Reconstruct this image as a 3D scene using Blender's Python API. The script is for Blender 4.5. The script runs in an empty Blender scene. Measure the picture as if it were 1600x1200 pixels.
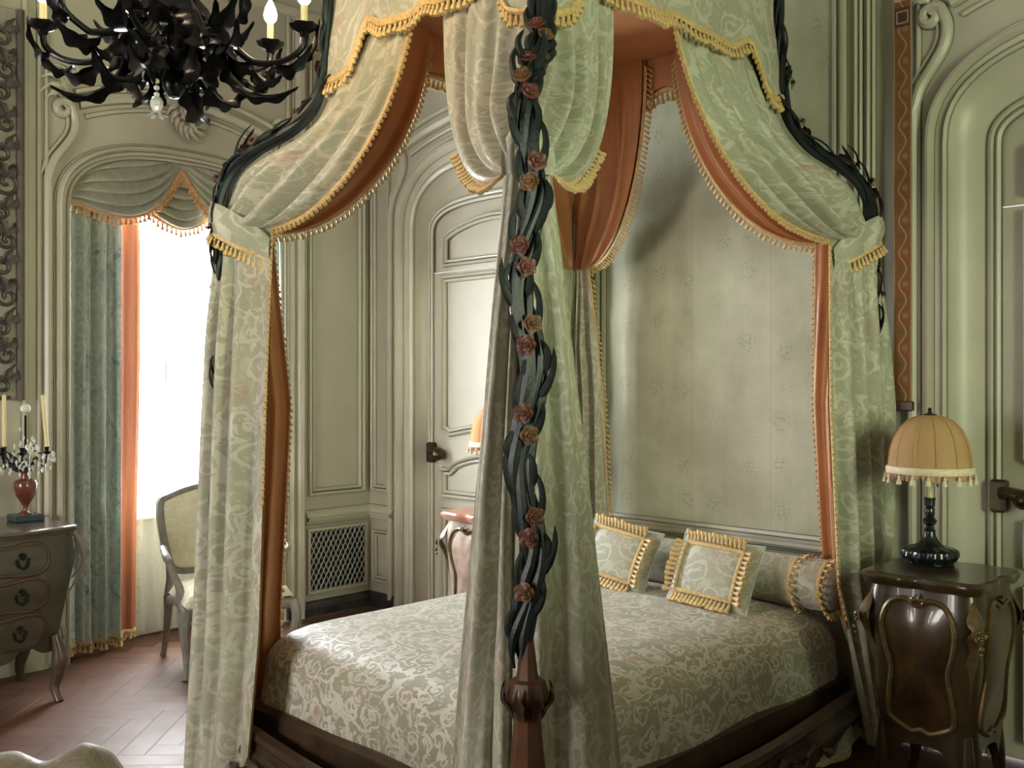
import bpy, math, random
from mathutils import Vector, Matrix, noise as mnoise

random.seed(7)
PI = math.pi
SC = bpy.context.scene
COL = SC.collection

# ------------------------------------------------------------------ camera, world, light, exposure
BETA = math.atan(1520 / 1545)
cam_data = bpy.data.cameras.new('camera')
cam_data.sensor_width = 36.0
cam_data.lens = 1545 / 1600 * 36.0
cam_data.shift_y = -0.0025
cam_data.clip_start = 0.05
cam = bpy.data.objects.new('camera', cam_data)
COL.objects.link(cam)
cam.location = (5.72, -4.355, 1.6)
cam.rotation_euler = (PI / 2, 0, BETA)
SC.camera = cam

world = bpy.data.worlds.new('sky')
SC.world = world
world.use_nodes = True
world.node_tree.nodes['Background'].inputs[0].default_value = (0.93, 0.97, 1.0, 1)
world.node_tree.nodes['Background'].inputs[1].default_value = 4.0

SC.view_settings.view_transform = 'Standard'
SC.view_settings.look = 'None'
SC.view_settings.gamma = 1.0
SC.view_settings.exposure = 0.2
SC.view_settings.use_curve_mapping = False
SC.cycles.use_denoising = True
SC.cycles.max_bounces = 8
SC.cycles.diffuse_bounces = 5
SC.cycles.glossy_bounces = 3
SC.cycles.use_adaptive_sampling = True
SC.cycles.adaptive_threshold = 0.12
SC.cycles.sample_clamp_indirect = 6.0


def area_light(name, loc, rot, sx, sy, power, color):
    d = bpy.data.lights.new(name, 'AREA')
    d.shape = 'RECTANGLE'
    d.size, d.size_y = sx, sy
    d.energy, d.color = power, color
    o = bpy.data.objects.new(name, d)
    COL.objects.link(o)
    o.location, o.rotation_euler = loc, rot
    return o


# daylight standing outside the windows of the room
area_light('daylight_window_1', (-0.75, -1.42, 1.95), (PI / 2, 0, -PI / 2), 1.7, 2.6, 1500, (0.92, 0.97, 1.0))
area_light('daylight_window_2', (8.75, -2.9, 2.1), (PI / 2, 0, PI / 2), 1.3, 2.3, 190, (0.85, 1.0, 0.54))
area_light('daylight_window_3', (2.3, -7.75, 1.75), (PI / 2, 0, 0), 1.6, 1.8, 190, (1.0, 0.92, 0.84))


# ------------------------------------------------------------------ materials
def new_mat(name):
    m = bpy.data.materials.new(name)
    m.use_nodes = True
    nt = m.node_tree
    return m, nt, nt.nodes['Principled BSDF']


def N(nt, t, **kw):
    n = nt.nodes.new(t)
    for k, v in kw.items():
        setattr(n, k, v)
    return n


def setin(node, **kw):
    for k, v in kw.items():
        node.inputs[k.replace('_', ' ')].default_value = v


def ramp(nt, fac, stops, interp='LINEAR'):
    r = N(nt, 'ShaderNodeValToRGB')
    r.color_ramp.interpolation = interp
    el = r.color_ramp.elements
    while len(el) < len(stops):
        el.new(0.5)
    for e, (p, c) in zip(el, stops):
        e.position = p
        e.color = c if len(c) == 4 else (*c, 1)
    nt.links.new(fac, r.inputs[0])
    return r.outputs[0]


def mixc(nt, fac, a, b):
    m = N(nt, 'ShaderNodeMix', data_type='RGBA')
    for s, v in ((0, fac), (6, a), (7, b)):
        if isinstance(v, bpy.types.NodeSocket):
            nt.links.new(v, m.inputs[s])
        else:
            m.inputs[s].default_value = v if s == 0 else (*v[:3], 1)
    return m.outputs[2]


def math_n(nt, op, a, b=None, clamp=False):
    m = N(nt, 'ShaderNodeMath', operation=op)
    m.use_clamp = clamp
    for i, v in enumerate((a, b)):
        if v is None:
            continue
        if isinstance(v, bpy.types.NodeSocket):
            nt.links.new(v, m.inputs[i])
        else:
            m.inputs[i].default_value = v
    return m.outputs[0]


def noise(nt, vec, scale, detail=3, rough=0.5, dist=0.0):
    n = N(nt, 'ShaderNodeTexNoise')
    setin(n, Scale=scale, Detail=detail, Roughness=rough, Distortion=dist)
    if vec is not None:
        nt.links.new(vec, n.inputs['Vector'])
    return n.outputs[0]


def coord(nt, which='Object'):
    return N(nt, 'ShaderNodeTexCoord').outputs[which]


def bump(nt, bsdf, height, strength=0.2, dist=0.01):
    b = N(nt, 'ShaderNodeBump')
    setin(b, Strength=strength, Distance=dist)
    nt.links.new(height, b.inputs['Height'])
    nt.links.new(b.outputs[0], bsdf.inputs['Normal'])


def plain(name, col, rough=0.5, metal=0.0, var=0.12, scale=6.0, bmp=0.0, coat=0.0, spec=0.5):
    m, nt, b = new_mat(name)
    o = coord(nt)
    f = noise(nt, o, scale, 4, 0.6)
    dark = tuple(c * (1 - var) for c in col)
    lite = tuple(min(1, c * (1 + var)) for c in col)
    c = ramp(nt, f, [(0.3, dark), (0.7, lite)])
    nt.links.new(c, b.inputs['Base Color'])
    setin(b, Roughness=rough, Metallic=metal)
    b.inputs['Specular IOR Level'].default_value = spec
    b.inputs['Coat Weight'].default_value = coat
    if bmp:
        bump(nt, b, noise(nt, o, scale * 6, 3), bmp, 0.004)
    return m


def brocade(name, base, light, pink, rep=0.42, crisp=1.0, shine=0.45, leafscale=16.0, vine=True, dark=None, amount=0.55, blush=0.65):
    """woven flower pattern in cloth coordinates (uv in metres)"""
    m, nt, b = new_mat(name)
    uv = coord(nt, 'UV')
    # wobble of the drawing
    nz = N(nt, 'ShaderNodeTexNoise')
    setin(nz, Scale=9.0, Detail=2.0)
    nt.links.new(uv, nz.inputs['Vector'])
    sub = N(nt, 'ShaderNodeVectorMath', operation='SUBTRACT')
    nt.links.new(nz.outputs[1], sub.inputs[0])
    sub.inputs[1].default_value = (0.5, 0.5, 0.5)
    scl = N(nt, 'ShaderNodeVectorMath', operation='SCALE')
    scl.inputs['Scale'].default_value = 0.10
    nt.links.new(sub.outputs[0], scl.inputs[0])
    add = N(nt, 'ShaderNodeVectorMath', operation='ADD')
    nt.links.new(uv, add.inputs[0])
    nt.links.new(scl.outputs[0], add.inputs[1])
    wob = add.outputs[0]
    sep = N(nt, 'ShaderNodeSeparateXYZ')
    nt.links.new(wob, sep.inputs[0])
    x, y = sep.outputs[0], sep.outputs[1]
    # leafy ground
    leaf = noise(nt, wob, leafscale, 2.0, 0.5, 1.6)
    leafm = ramp(nt, leaf, [(0.52, (0, 0, 0)), (0.52 + 0.09 / crisp, (1, 1, 1))])
    big = noise(nt, uv, 4.2, 2.0, 0.5)
    bigm = ramp(nt, big, [(0.42, (0, 0, 0)), (0.58, (1, 1, 1))])
    leafm = math_n(nt, 'MULTIPLY', leafm, math_n(nt, 'MULTIPLY_ADD', bigm, 0.6))
    nt.nodes[-1].inputs[2].default_value = 0.1
    mask = leafm
    if vine:
        sy = math_n(nt, 'SINE', math_n(nt, 'MULTIPLY', y, 2 * PI / (rep * 1.35)))
        xx = math_n(nt, 'ADD', x, math_n(nt, 'MULTIPLY', sy, rep * 0.2))
        fr = math_n(nt, 'FRACT', math_n(nt, 'DIVIDE', xx, rep))
        d = math_n(nt, 'ABSOLUTE', math_n(nt, 'SUBTRACT', fr, 0.5))
        wid = math_n(nt, 'MULTIPLY', leaf, 0.16)
        vm = math_n(nt, 'LESS_THAN', d, math_n(nt, 'SUBTRACT', wid, 0.038))
        mask = math_n(nt, 'MAXIMUM', mask, vm)
    # curling scrolls, one in each cell of the repeat
    vs = N(nt, 'ShaderNodeTexVoronoi')
    setin(vs, Scale=1.0 / (rep * 0.42), Randomness=0.55)
    nt.links.new(uv, vs.inputs['Vector'])
    lv = N(nt, 'ShaderNodeVectorMath', operation='SUBTRACT')
    nt.links.new(wob, lv.inputs[0])
    nt.links.new(vs.outputs['Position'], lv.inputs[1])
    ls = N(nt, 'ShaderNodeSeparateXYZ')
    nt.links.new(lv.outputs[0], ls.inputs[0])
    rr = math_n(nt, 'SQRT', math_n(nt, 'ADD', math_n(nt, 'MULTIPLY', ls.outputs[0], ls.outputs[0]), math_n(nt, 'MULTIPLY', ls.outputs[1], ls.outputs[1])))
    th = math_n(nt, 'DIVIDE', math_n(nt, 'ARCTAN2', ls.outputs[1], ls.outputs[0]), 2 * PI)
    ss = math_n(nt, 'FRACT', math_n(nt, 'ADD', th, math_n(nt, 'DIVIDE', rr, rep * 0.11)))
    wd = math_n(nt, 'MULTIPLY', noise(nt, uv, 34, 1.0), 0.62)
    sm_ = math_n(nt, 'MULTIPLY', math_n(nt, 'LESS_THAN', ss, wd), math_n(nt, 'LESS_THAN', rr, rep * 0.19))
    mask = math_n(nt, 'MAXIMUM', mask, sm_)
    # flowers
    vo = N(nt, 'ShaderNodeTexVoronoi')
    setin(vo, Scale=1.0 / (rep * 0.50), Randomness=0.8)
    nt.links.new(wob, vo.inputs['Vector'])
    fl = ramp(nt, vo.outputs['Distance'], [(0.17, (1, 1, 1)), (0.27, (0, 0, 0))])
    pet = noise(nt, wob, 46, 1.0)
    petm = ramp(nt, pet, [(0.4, (0.15, 0.15, 0.15)), (0.6, (1, 1, 1))])
    flm = math_n(nt, 'MULTIPLY', fl, petm)
    weave = noise(nt, uv, 260, 1.0)
    basec = ramp(nt, noise(nt, uv, 3.0, 3.0), [(0.35, tuple(c * 0.86 for c in base)), (0.65, base)])
    if dark:
        dk = noise(nt, wob, 11, 2.0, 0.5, 0.8)
        dkm = ramp(nt, dk, [(0.60, (0, 0, 0)), (0.66, (0.8, 0.8, 0.8))])
        basec = mixc(nt, dkm, basec, dark)
    bl = noise(nt, wob, 5.5, 3.0, 0.55)
    blm = ramp(nt, bl, [(0.50, (0, 0, 0)), (0.66, (1, 1, 1))])
    basec = mixc(nt, math_n(nt, 'MULTIPLY', blm, blush), basec, tuple(0.5 * a_ + 0.5 * b_ for a_, b_ in zip(base, pink)))
    c = mixc(nt, math_n(nt, 'MULTIPLY', mask, amount), basec, light)
    c = mixc(nt, math_n(nt, 'MULTIPLY', flm, 0.75), c, pink)
    nt.links.new(c, b.inputs['Base Color'])
    r = math_n(nt, 'MULTIPLY_ADD', mask, -0.15)
    nt.nodes[-1].inputs[2].default_value = shine + 0.15
    nt.links.new(r, b.inputs['Roughness'])
    b.inputs['Sheen Weight'].default_value = 0.25
    b.inputs['Sheen Roughness'].default_value = 0.4
    bump(nt, b, math_n(nt, 'ADD', math_n(nt, 'MULTIPLY', mask, 0.6), math_n(nt, 'MULTIPLY', weave, 0.3)), 0.18, 0.003)
    return m


M = {}
M['paint'] = plain('sage_paint', (0.44, 0.42, 0.335), 0.42, var=0.07, scale=2.2, bmp=0.04)
M['paint_trim'] = plain('sage_trim_paint', (0.48, 0.46, 0.37), 0.36, var=0.08, scale=3.0, bmp=0.03)
M['dark_lines'] = plain('dark_moulding_line', (0.13, 0.115, 0.085), 0.5, var=0.3, scale=5)  # dark tone of the thin strips along moulding grooves and edges
M['ceiling'] = plain('ceiling_plaster', (0.22, 0.20, 0.165), 0.8, var=0.05)
M['brocade'] = brocade('bed_brocade', (0.42, 0.42, 0.32), (0.66, 0.64, 0.55), (0.42, 0.27, 0.23), leafscale=20.0)
M['spread'] = brocade('bedspread_brocade', (0.40, 0.385, 0.29), (0.76, 0.75, 0.67), (0.55, 0.38, 0.33), rep=0.30, crisp=2.0, leafscale=19.0, shine=0.5, amount=0.75, blush=0.6)
M['window_silk'] = brocade('window_curtain_brocade', (0.46, 0.56, 0.53), (0.66, 0.72, 0.66), (0.44, 0.43, 0.40), dark=(0.16, 0.25, 0.28))
M['chair_silk'] = brocade('chair_silk', (0.74, 0.71, 0.52), (0.80, 0.78, 0.62), (0.45, 0.32, 0.22), rep=0.25, vine=False)
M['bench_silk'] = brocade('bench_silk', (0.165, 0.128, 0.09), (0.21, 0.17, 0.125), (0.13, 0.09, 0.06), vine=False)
M['pelmet'] = brocade('pelmet_silk', (0.36, 0.37, 0.29), (0.46, 0.46, 0.38), (0.30, 0.28, 0.23), amount=0.3, blush=0.3)
M['orange'] = plain('apricot_lining', (0.52, 0.25, 0.115), 0.45, var=0.1, scale=5)
M['gold'] = plain('gold_silk_fringe', (0.62, 0.44, 0.20), 0.5, var=0.25, scale=60)
M['gold_brown'] = plain('brown_gold_fringe', (0.50, 0.29, 0.13), 0.5, var=0.3, scale=60)
M['bark'] = plain('green_black_carved_wood', (0.010, 0.016, 0.020), 0.42, var=0.5, scale=14, bmp=0.3, spec=0.4)
M['vine_leaf'] = plain('carved_leaf_paint', (0.012, 0.017, 0.018), 0.5, var=0.5, scale=20, bmp=0.2, spec=0.3)
M['rose_red'] = plain('carved_rose_red', (0.125, 0.040, 0.027), 0.45, var=0.4, scale=40, bmp=0.2)
M['rose_ochre'] = plain('carved_rose_ochre', (0.145, 0.068, 0.030), 0.45, var=0.4, scale=40, bmp=0.2)
M['walnut'] = plain('red_walnut', (0.10, 0.038, 0.016), 0.32, var=0.4, scale=12, bmp=0.1, coat=0.3)
M['dark_walnut'] = plain('dark_walnut', (0.070, 0.042, 0.028), 0.35, var=0.4, scale=12, bmp=0.1, coat=0.2)
M['iron'] = plain('black_iron', (0.012, 0.012, 0.016), 0.28, metal=0.6, var=0.4, scale=20, bmp=0.15)
M['bronze'] = plain('dark_bronze', (0.09, 0.07, 0.045), 0.3, metal=0.9, var=0.3, scale=30)
M['pewter'] = plain('dark_silvered_metal', (0.07, 0.08, 0.09), 0.22, metal=0.9, var=0.3, scale=25)
M['gilt'] = plain('worn_gilding', (0.13, 0.085, 0.035), 0.35, metal=0.4, var=0.4, scale=25, bmp=0.2)
M['lacquer'] = plain('olive_brown_lacquer', (0.040, 0.026, 0.010), 0.3, var=0.35, scale=7, coat=0.3)
M['lacquer_panel'] = plain('painted_panel', (0.048, 0.024, 0.008), 0.28, var=0.7, scale=6, coat=0.4)
M['commode'] = plain('grey_olive_lacquer', (0.070, 0.060, 0.042), 0.34, var=0.25, scale=7, coat=0.3)
M['commode_frame'] = plain('brown_scroll_paint', (0.06, 0.035, 0.025), 0.35, var=0.3, scale=12)
M['grey_table'] = plain('grey_pink_paint', (0.36, 0.29, 0.24), 0.4, var=0.3, scale=8)
M['candle'] = plain('candle_wax', (0.78, 0.66, 0.38), 0.5, var=0.05)
M['urn'] = plain('red_porphyry', (0.13, 0.035, 0.025), 0.25, var=0.3, scale=25, coat=0.4)
M['navy'] = plain('dark_blue_stone', (0.03, 0.045, 0.06), 0.3, var=0.3)
M['chair_wood'] = plain('grey_painted_wood', (0.24, 0.225, 0.20), 0.35, var=0.25, scale=15)
M['plinth'] = plain('dark_veined_marble', (0.035, 0.032, 0.032), 0.25, var=0.8, scale=4)
M['window_white'] = plain('white_window_paint', (0.75, 0.75, 0.72), 0.4, var=0.04)
M['frame_carved'] = plain('dark_carving', (0.075, 0.062, 0.06), 0.45, metal=0.1, var=0.35, scale=18, bmp=0.2)
M['frame_dark'] = plain('mauve_brown_wood', (0.11, 0.09, 0.085), 0.4, var=0.25, scale=8)
M['black'] = plain('black_void', (0.01, 0.01, 0.012), 0.8, var=0.1)
M['grille'] = plain('grey_metal_lattice', (0.33, 0.34, 0.33), 0.4, metal=0.3, var=0.1)
M['cream_ribbon'] = plain('cream_ribbon', (0.50, 0.40, 0.31), 0.6, var=0.1)
M['tassel_cream'] = plain('cream_silk_tassel', (0.80, 0.70, 0.50), 0.5, var=0.12, scale=60)


def crystal_mat():
    m, nt, b = new_mat('cut_crystal')
    setin(b, Roughness=0.03, IOR=1.5)
    b.inputs['Base Color'].default_value = (0.95, 0.95, 0.93, 1)
    b.inputs['Transmission Weight'].default_value = 0.4
    return m


M['crystal'] = crystal_mat()


def emit_mat(name, col, strength):
    m = bpy.data.materials.new(name)
    m.use_nodes = True
    nt = m.node_tree
    nt.nodes.remove(nt.nodes['Principled BSDF'])
    e = N(nt, 'ShaderNodeEmission')
    e.inputs[0].default_value = (*col, 1)
    e.inputs[1].default_value = strength
    nt.links.new(e.outputs[0], nt.nodes['Material Output'].inputs[0])
    return m


M['bulb'] = emit_mat('lit_bulb', (1.0, 0.80, 0.50), 14.0)
M['lamp_bulb'] = emit_mat('lit_lamp_bulb', (1.0, 0.50, 0.20), 14.0)


def cloth_thin(name, col, trans, transp, rough=0.8):
    """thin cloth: part diffuse, part translucent, part see-through"""
    m = bpy.data.materials.new(name)
    m.use_nodes = True
    nt = m.node_tree
    nt.nodes.remove(nt.nodes['Principled BSDF'])
    d = N(nt, 'ShaderNodeBsdfDiffuse')
    t = N(nt, 'ShaderNodeBsdfTranslucent')
    p = N(nt, 'ShaderNodeBsdfTransparent')
    f = noise(nt, coord(nt, 'UV'), 30, 2)
    c = ramp(nt, f, [(0.3, tuple(v * 0.93 for v in col)), (0.7, col)])
    nt.links.new(c, d.inputs[0])
    nt.links.new(c, t.inputs[0])
    m1 = N(nt, 'ShaderNodeMixShader')
    m1.inputs[0].default_value = trans
    nt.links.new(d.outputs[0], m1.inputs[1])
    nt.links.new(t.outputs[0], m1.inputs[2])
    m2 = N(nt, 'ShaderNodeMixShader')
    m2.inputs[0].default_value = transp
    nt.links.new(m1.outputs[0], m2.inputs[1])
    nt.links.new(p.outputs[0], m2.inputs[2])
    nt.links.new(m2.outputs[0], nt.nodes['Material Output'].inputs[0])
    return m


M['sheer'] = cloth_thin('white_sheer', (0.95, 0.95, 0.93), 0.6, 0.55)
M['shade'] = cloth_thin('peach_silk_shade', (0.70, 0.46, 0.25), 0.30, 0.0)
M['apricot_sheer'] = cloth_thin('apricot_window_lining', (0.36, 0.135, 0.075), 0.014, 0.0)


def glass_mat():
    m = bpy.data.materials.new('window_glass')
    m.use_nodes = True
    nt = m.node_tree
    nt.nodes.remove(nt.nodes['Principled BSDF'])
    p = N(nt, 'ShaderNodeBsdfTransparent')
    g = N(nt, 'ShaderNodeBsdfGlossy')
    g.inputs['Roughness'].default_value = 0.02
    mx = N(nt, 'ShaderNodeMixShader')
    mx.inputs[0].default_value = 0.06
    nt.links.new(p.outputs[0], mx.inputs[1])
    nt.links.new(g.outputs[0], mx.inputs[2])
    nt.links.new(mx.outputs[0], nt.nodes['Material Output'].inputs[0])
    return m


M['glass'] = glass_mat()


def wall_silk():
    m, nt, b = new_mat('wall_silk_damask')
    uv = coord(nt, 'UV')
    vo = N(nt, 'ShaderNodeTexVoronoi')
    setin(vo, Scale=5.2, Randomness=0.35)
    nt.links.new(uv, vo.inputs['Vector'])
    sprig = ramp(nt, vo.outputs['Distance'], [(0.16, (1, 1, 1)), (0.34, (0, 0, 0))])
    dots = ramp(nt, noise(nt, uv, 70, 2), [(0.50, (0, 0, 0)), (0.58, (1, 1, 1))])
    sm = math_n(nt, 'MULTIPLY', sprig, dots)
    sep = N(nt, 'ShaderNodeSeparateXYZ')
    nt.links.new(uv, sep.inputs[0])
    # faded lengths of silk and water stains
    mp = N(nt, 'ShaderNodeMapping')
    mp.inputs['Scale'].default_value = (5.0, 0.55, 1)
    nt.links.new(uv, mp.inputs[0])
    streak = noise(nt, mp.outputs[0], 2.2, 4, 0.6)
    stain = noise(nt, uv, 2.6, 5, 0.65)
    c = ramp(nt, streak, [(0.3, (0.36, 0.365, 0.25)), (0.7, (0.49, 0.485, 0.35))])
    c2 = ramp(nt, stain, [(0.35, (0.33, 0.31, 0.22)), (0.65, (0.53, 0.53, 0.40))])
    c = mixc(nt, 0.55, c, c2)
    c = mixc(nt, math_n(nt, 'MULTIPLY', sm, 0.5), c, (0.21, 0.22, 0.16))
    # seams of the lengths
    fr = math_n(nt, 'FRACT', math_n(nt, 'DIVIDE', sep.outputs[0], 0.46))
    seam = math_n(nt, 'LESS_THAN', fr, 0.008)
    c = mixc(nt, math_n(nt, 'MULTIPLY', seam, 0.4), c, (0.20, 0.20, 0.15))
    nt.links.new(c, b.inputs['Base Color'])
    setin(b, Roughness=0.6)
    bump(nt, b, streak, 0.15, 0.01)
    return m


M['wall_silk'] = wall_silk()


def bell_mat():
    m, nt, b = new_mat('tapestry_band')
    uv = coord(nt, 'UV')
    sep = N(nt, 'ShaderNodeSeparateXYZ')
    nt.links.new(uv, sep.inputs[0])
    x, y = sep.outputs[0], sep.outputs[1]      # x 0..1 across, y metres along
    ax = math_n(nt, 'ABSOLUTE', math_n(nt, 'SUBTRACT', x, 0.5))
    s = math_n(nt, 'SINE', math_n(nt, 'MULTIPLY', y, 2 * PI / 0.14))
    dx = math_n(nt, 'ABSOLUTE', math_n(nt, 'SUBTRACT', math_n(nt, 'SUBTRACT', x, 0.5), math_n(nt, 'MULTIPLY', s, 0.2)))
    line = math_n(nt, 'LESS_THAN', dx, 0.045)
    nz = noise(nt, uv, 38, 2)
    fy = math_n(nt, 'MULTIPLY', math_n(nt, 'SUBTRACT', math_n(nt, 'FRACT', math_n(nt, 'DIVIDE', y, 0.14)), 0.27), 1.75)
    ex = math_n(nt, 'SUBTRACT', x, 0.36)
    d_ = math_n(nt, 'SQRT', math_n(nt, 'ADD', math_n(nt, 'MULTIPLY', fy, fy), math_n(nt, 'MULTIPLY', ex, ex)))
    fl = math_n(nt, 'LESS_THAN', math_n(nt, 'ADD', d_, math_n(nt, 'MULTIPLY', nz, 0.14)), 0.26)
    fy2 = math_n(nt, 'MULTIPLY', math_n(nt, 'SUBTRACT', math_n(nt, 'FRACT', math_n(nt, 'DIVIDE', y, 0.14)), 0.77), 1.75)
    ex2 = math_n(nt, 'SUBTRACT', x, 0.66)
    d3 = math_n(nt, 'SQRT', math_n(nt, 'ADD', math_n(nt, 'MULTIPLY', fy2, fy2), math_n(nt, 'MULTIPLY', ex2, ex2)))
    fl2 = math_n(nt, 'LESS_THAN', math_n(nt, 'ADD', d3, math_n(nt, 'MULTIPLY', nz, 0.14)), 0.24)
    c = ramp(nt, nz, [(0.35, (0.17, 0.060, 0.022)), (0.65, (0.24, 0.095, 0.03))])
    c = mixc(nt, line, c, (0.36, 0.21, 0.12))
    c = mixc(nt, math_n(nt, 'MULTIPLY', fl, 0.75), c, (0.12, 0.085, 0.03))
    c = mixc(nt, math_n(nt, 'MULTIPLY', fl2, 0.6), c, (0.26, 0.19, 0.09))
    # square badge near the top
    yy = math_n(nt, 'ABSOLUTE', math_n(nt, 'SUBTRACT', y, 1.70))
    inb = math_n(nt, 'LESS_THAN', yy, 0.042)
    d2 = math_n(nt, 'MAXIMUM', math_n(nt, 'MULTIPLY', yy, 12.0), ax)
    ring = math_n(nt, 'LESS_THAN', math_n(nt, 'ABSOLUTE', math_n(nt, 'SUBTRACT', d2, 0.30)), 0.05)
    bc = mixc(nt, ring, (0.075, 0.025, 0.02), (0.30, 0.20, 0.16))
    c = mixc(nt, inb, c, bc)
    edge = math_n(nt, 'GREATER_THAN', ax, 0.44)
    c = mixc(nt, edge, c, (0.36, 0.24, 0.14))
    nt.links.new(c, b.inputs['Base Color'])
    setin(b, Roughness=0.8)
    bump(nt, b, nz, 0.2, 0.004)
    return m


M['bell'] = bell_mat()


def plank_mat():
    m, nt, b = new_mat('parquet_wood')
    info = N(nt, 'ShaderNodeObjectInfo')
    mp = N(nt, 'ShaderNodeMapping')
    mp.inputs['Scale'].default_value = (3, 40, 10)
    nt.links.new(coord(nt), mp.inputs[0])
    g = noise(nt, mp.outputs[0], 1.6, 4, 0.6)
    c = ramp(nt, g, [(0.3, (0.085, 0.034, 0.019)), (0.7, (0.145, 0.062, 0.035))])
    c2 = ramp(nt, info.outputs['Random'], [(0.0, (0.08, 0.035, 0.02)), (1.0, (0.15, 0.066, 0.04))])
    c = mixc(nt, 0.5, c, c2)
    nt.links.new(c, b.inputs['Base Color'])
    r = ramp(nt, noise(nt, coord(nt), 5, 4), [(0.3, (0.42,) * 3), (0.7, (0.58,) * 3)])
    nt.links.new(r, b.inputs['Roughness'])
    bump(nt, b, g, 0.12, 0.003)
    return m


M['plank'] = plank_mat()
M['floor'] = plain('parquet_far', (0.085, 0.037, 0.021), 0.6, var=0.2, scale=3, spec=0.2)


# ------------------------------------------------------------------ mesh helpers
class MB:
    def __init__(self):
        self.v, self.f, self.uv = [], [], []

    def grid(self, fn, nu, nv, cu=False, cv=False, uvfn=None):
        """fn(u, v) with u, v in 0..1; cu / cv close that direction"""
        b = len(self.v)
        ru = nu if cu else nu + 1
        rv = nv if cv else nv + 1
        for i in range(ru):
            for j in range(rv):
                self.v.append(tuple(fn(i / nu, j / nv)))
                self.uv.append(uvfn(i / nu, j / nv) if uvfn else (i / nu, j / nv))
        for i in range(nu):
            for j in range(nv):
                i2, j2 = (i + 1) % ru, (j + 1) % rv
                self.f.append((b + i * rv + j, b + i2 * rv + j, b + i2 * rv + j2, b + i * rv + j2))
        return self

    def pts(self, rows, closed=False, uv=None):
        b = len(self.v)
        n, m = len(rows), len(rows[0])
        for i, r in enumerate(rows):
            for j, p in enumerate(r):
                self.v.append(tuple(p))
                self.uv.append(uv[i][j] if uv else (i / max(1, n - 1), j / max(1, m - 1)))
        for i in range(n - 1):
            for j in range(m if closed else m - 1):
                j2 = (j + 1) % m
                self.f.append((b + i * m + j, b + (i + 1) * m + j, b + (i + 1) * m + j2, b + i * m + j2))
        return self

    def fan(self, pts, flip=False):
        b = len(self.v)
        for p in pts:
            self.v.append(tuple(p))
            self.uv.append((p[0], p[1]))
        f = tuple(range(b, b + len(pts)))
        self.f.append(f[::-1] if flip else f)
        return self

    def tube(self, pts, rad, n=8, cap=True, sx=1.0, up=None):
        pts = [Vector(p) for p in pts]
        k = len(pts)
        if not hasattr(rad, '__len__'):
            rad = [rad] * k
        t0 = (pts[1] - pts[0]).normalized()
        a = Vector(up) if up else (Vector((0, 0, 1)) if abs(t0.z) < 0.9 else Vector((1, 0, 0)))
        nrm = (a - t0 * a.dot(t0)).normalized()
        rows, uv, dist = [], [], 0
        for i, p in enumerate(pts):
            t = (pts[min(i + 1, k - 1)] - pts[max(i - 1, 0)])
            t = t.normalized() if t.length > 1e-9 else t0
            nrm = (nrm - t * nrm.dot(t))
            nrm = nrm.normalized() if nrm.length > 1e-9 else Vector((1, 0, 0))
            bn = t.cross(nrm)
            if i:
                dist += (p - pts[i - 1]).length
            rows.append([p + nrm * (math.cos(2 * PI * j / n) * rad[i]) + bn * (math.sin(2 * PI * j / n) * rad[i] * sx) for j in range(n)])
            uv.append([(j / n * 0.2, dist) for j in range(n)])
        self.pts(rows, True, uv)
        if cap:
            self.fan(rows[0])
            self.fan(rows[-1], True)
        return self

    def lathe(self, prof, c=(0, 0, 0), n=20, fn=None):
        """prof list of (r, z); fn(theta, r, z) may change the radius"""
        rows = []
        for r, z in prof:
            rows.append([(c[0] + math.cos(2 * PI * j / n) * (fn(2 * PI * j / n, r, z) if fn else r),
                          c[1] + math.sin(2 * PI * j / n) * (fn(2 * PI * j / n, r, z) if fn else r), c[2] + z) for j in range(n)])
        self.pts(rows, True)
        if prof[0][0] > 1e-4:
            self.fan(rows[0])
        if prof[-1][0] > 1e-4:
            self.fan(rows[-1], True)
        return self

    def box(self, lo, hi, bev=0.0):
        x0, y0, z0 = lo
        x1, y1, z1 = hi
        if bev <= 0:
            b = len(self.v)
            for p in ((x0, y0, z0), (x1, y0, z0), (x1, y1, z0), (x0, y1, z0), (x0, y0, z1), (x1, y0, z1), (x1, y1, z1), (x0, y1, z1)):
                self.v.append(p)
                self.uv.append((p[0] + p[1], p[2]))
            for f in ((3, 2, 1, 0), (4, 5, 6, 7), (0, 1, 5, 4), (1, 2, 6, 5), (2, 3, 7, 6), (3, 0, 4, 7)):
                self.f.append(tuple(b + i for i in f))
            return self
        rows = []
        for z, i in ((z0, bev), (z0 + bev, 0), (z1 - bev, 0), (z1, bev)):
            rows.append([(x0 + i, y0 + i, z), (x1 - i, y0 + i, z), (x1 - i, y1 - i, z), (x0 + i, y1 - i, z)])
        self.pts(rows, True)
        self.fan(rows[0], True)
        self.fan(rows[-1])
        return self

    def sweep(self, path, prof, frame, closed=False):
        """2D path (s, z) on a wall, profile (offset to the left of the path, height above the wall)"""
        n = len(path)
        rows = []
        for i in range(n):
            p = Vector(path[i])
            a = Vector(path[(i - 1) % n]) if (closed or i > 0) else None
            c = Vector(path[(i + 1) % n]) if (closed or i < n - 1) else None
            d1 = (p - a).normalized() if a is not None and (p - a).length > 1e-9 else None
            d2 = (c - p).normalized() if c is not None and (c - p).length > 1e-9 else None
            if d1 is None:
                d1 = d2
            if d2 is None:
                d2 = d1
            n1, n2 = Vector((-d1.y, d1.x)), Vector((-d2.y, d2.x))
            m = n1 + n2
            m = m / max(0.25, m.dot(n1)) if m.length > 1e-6 else n1
            rows.append([frame(p.x + m.x * o, p.y + m.y * o, h) for o, h in prof])
        if closed:
            rows.append(rows[0])
        self.pts(rows)
        return self

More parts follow.
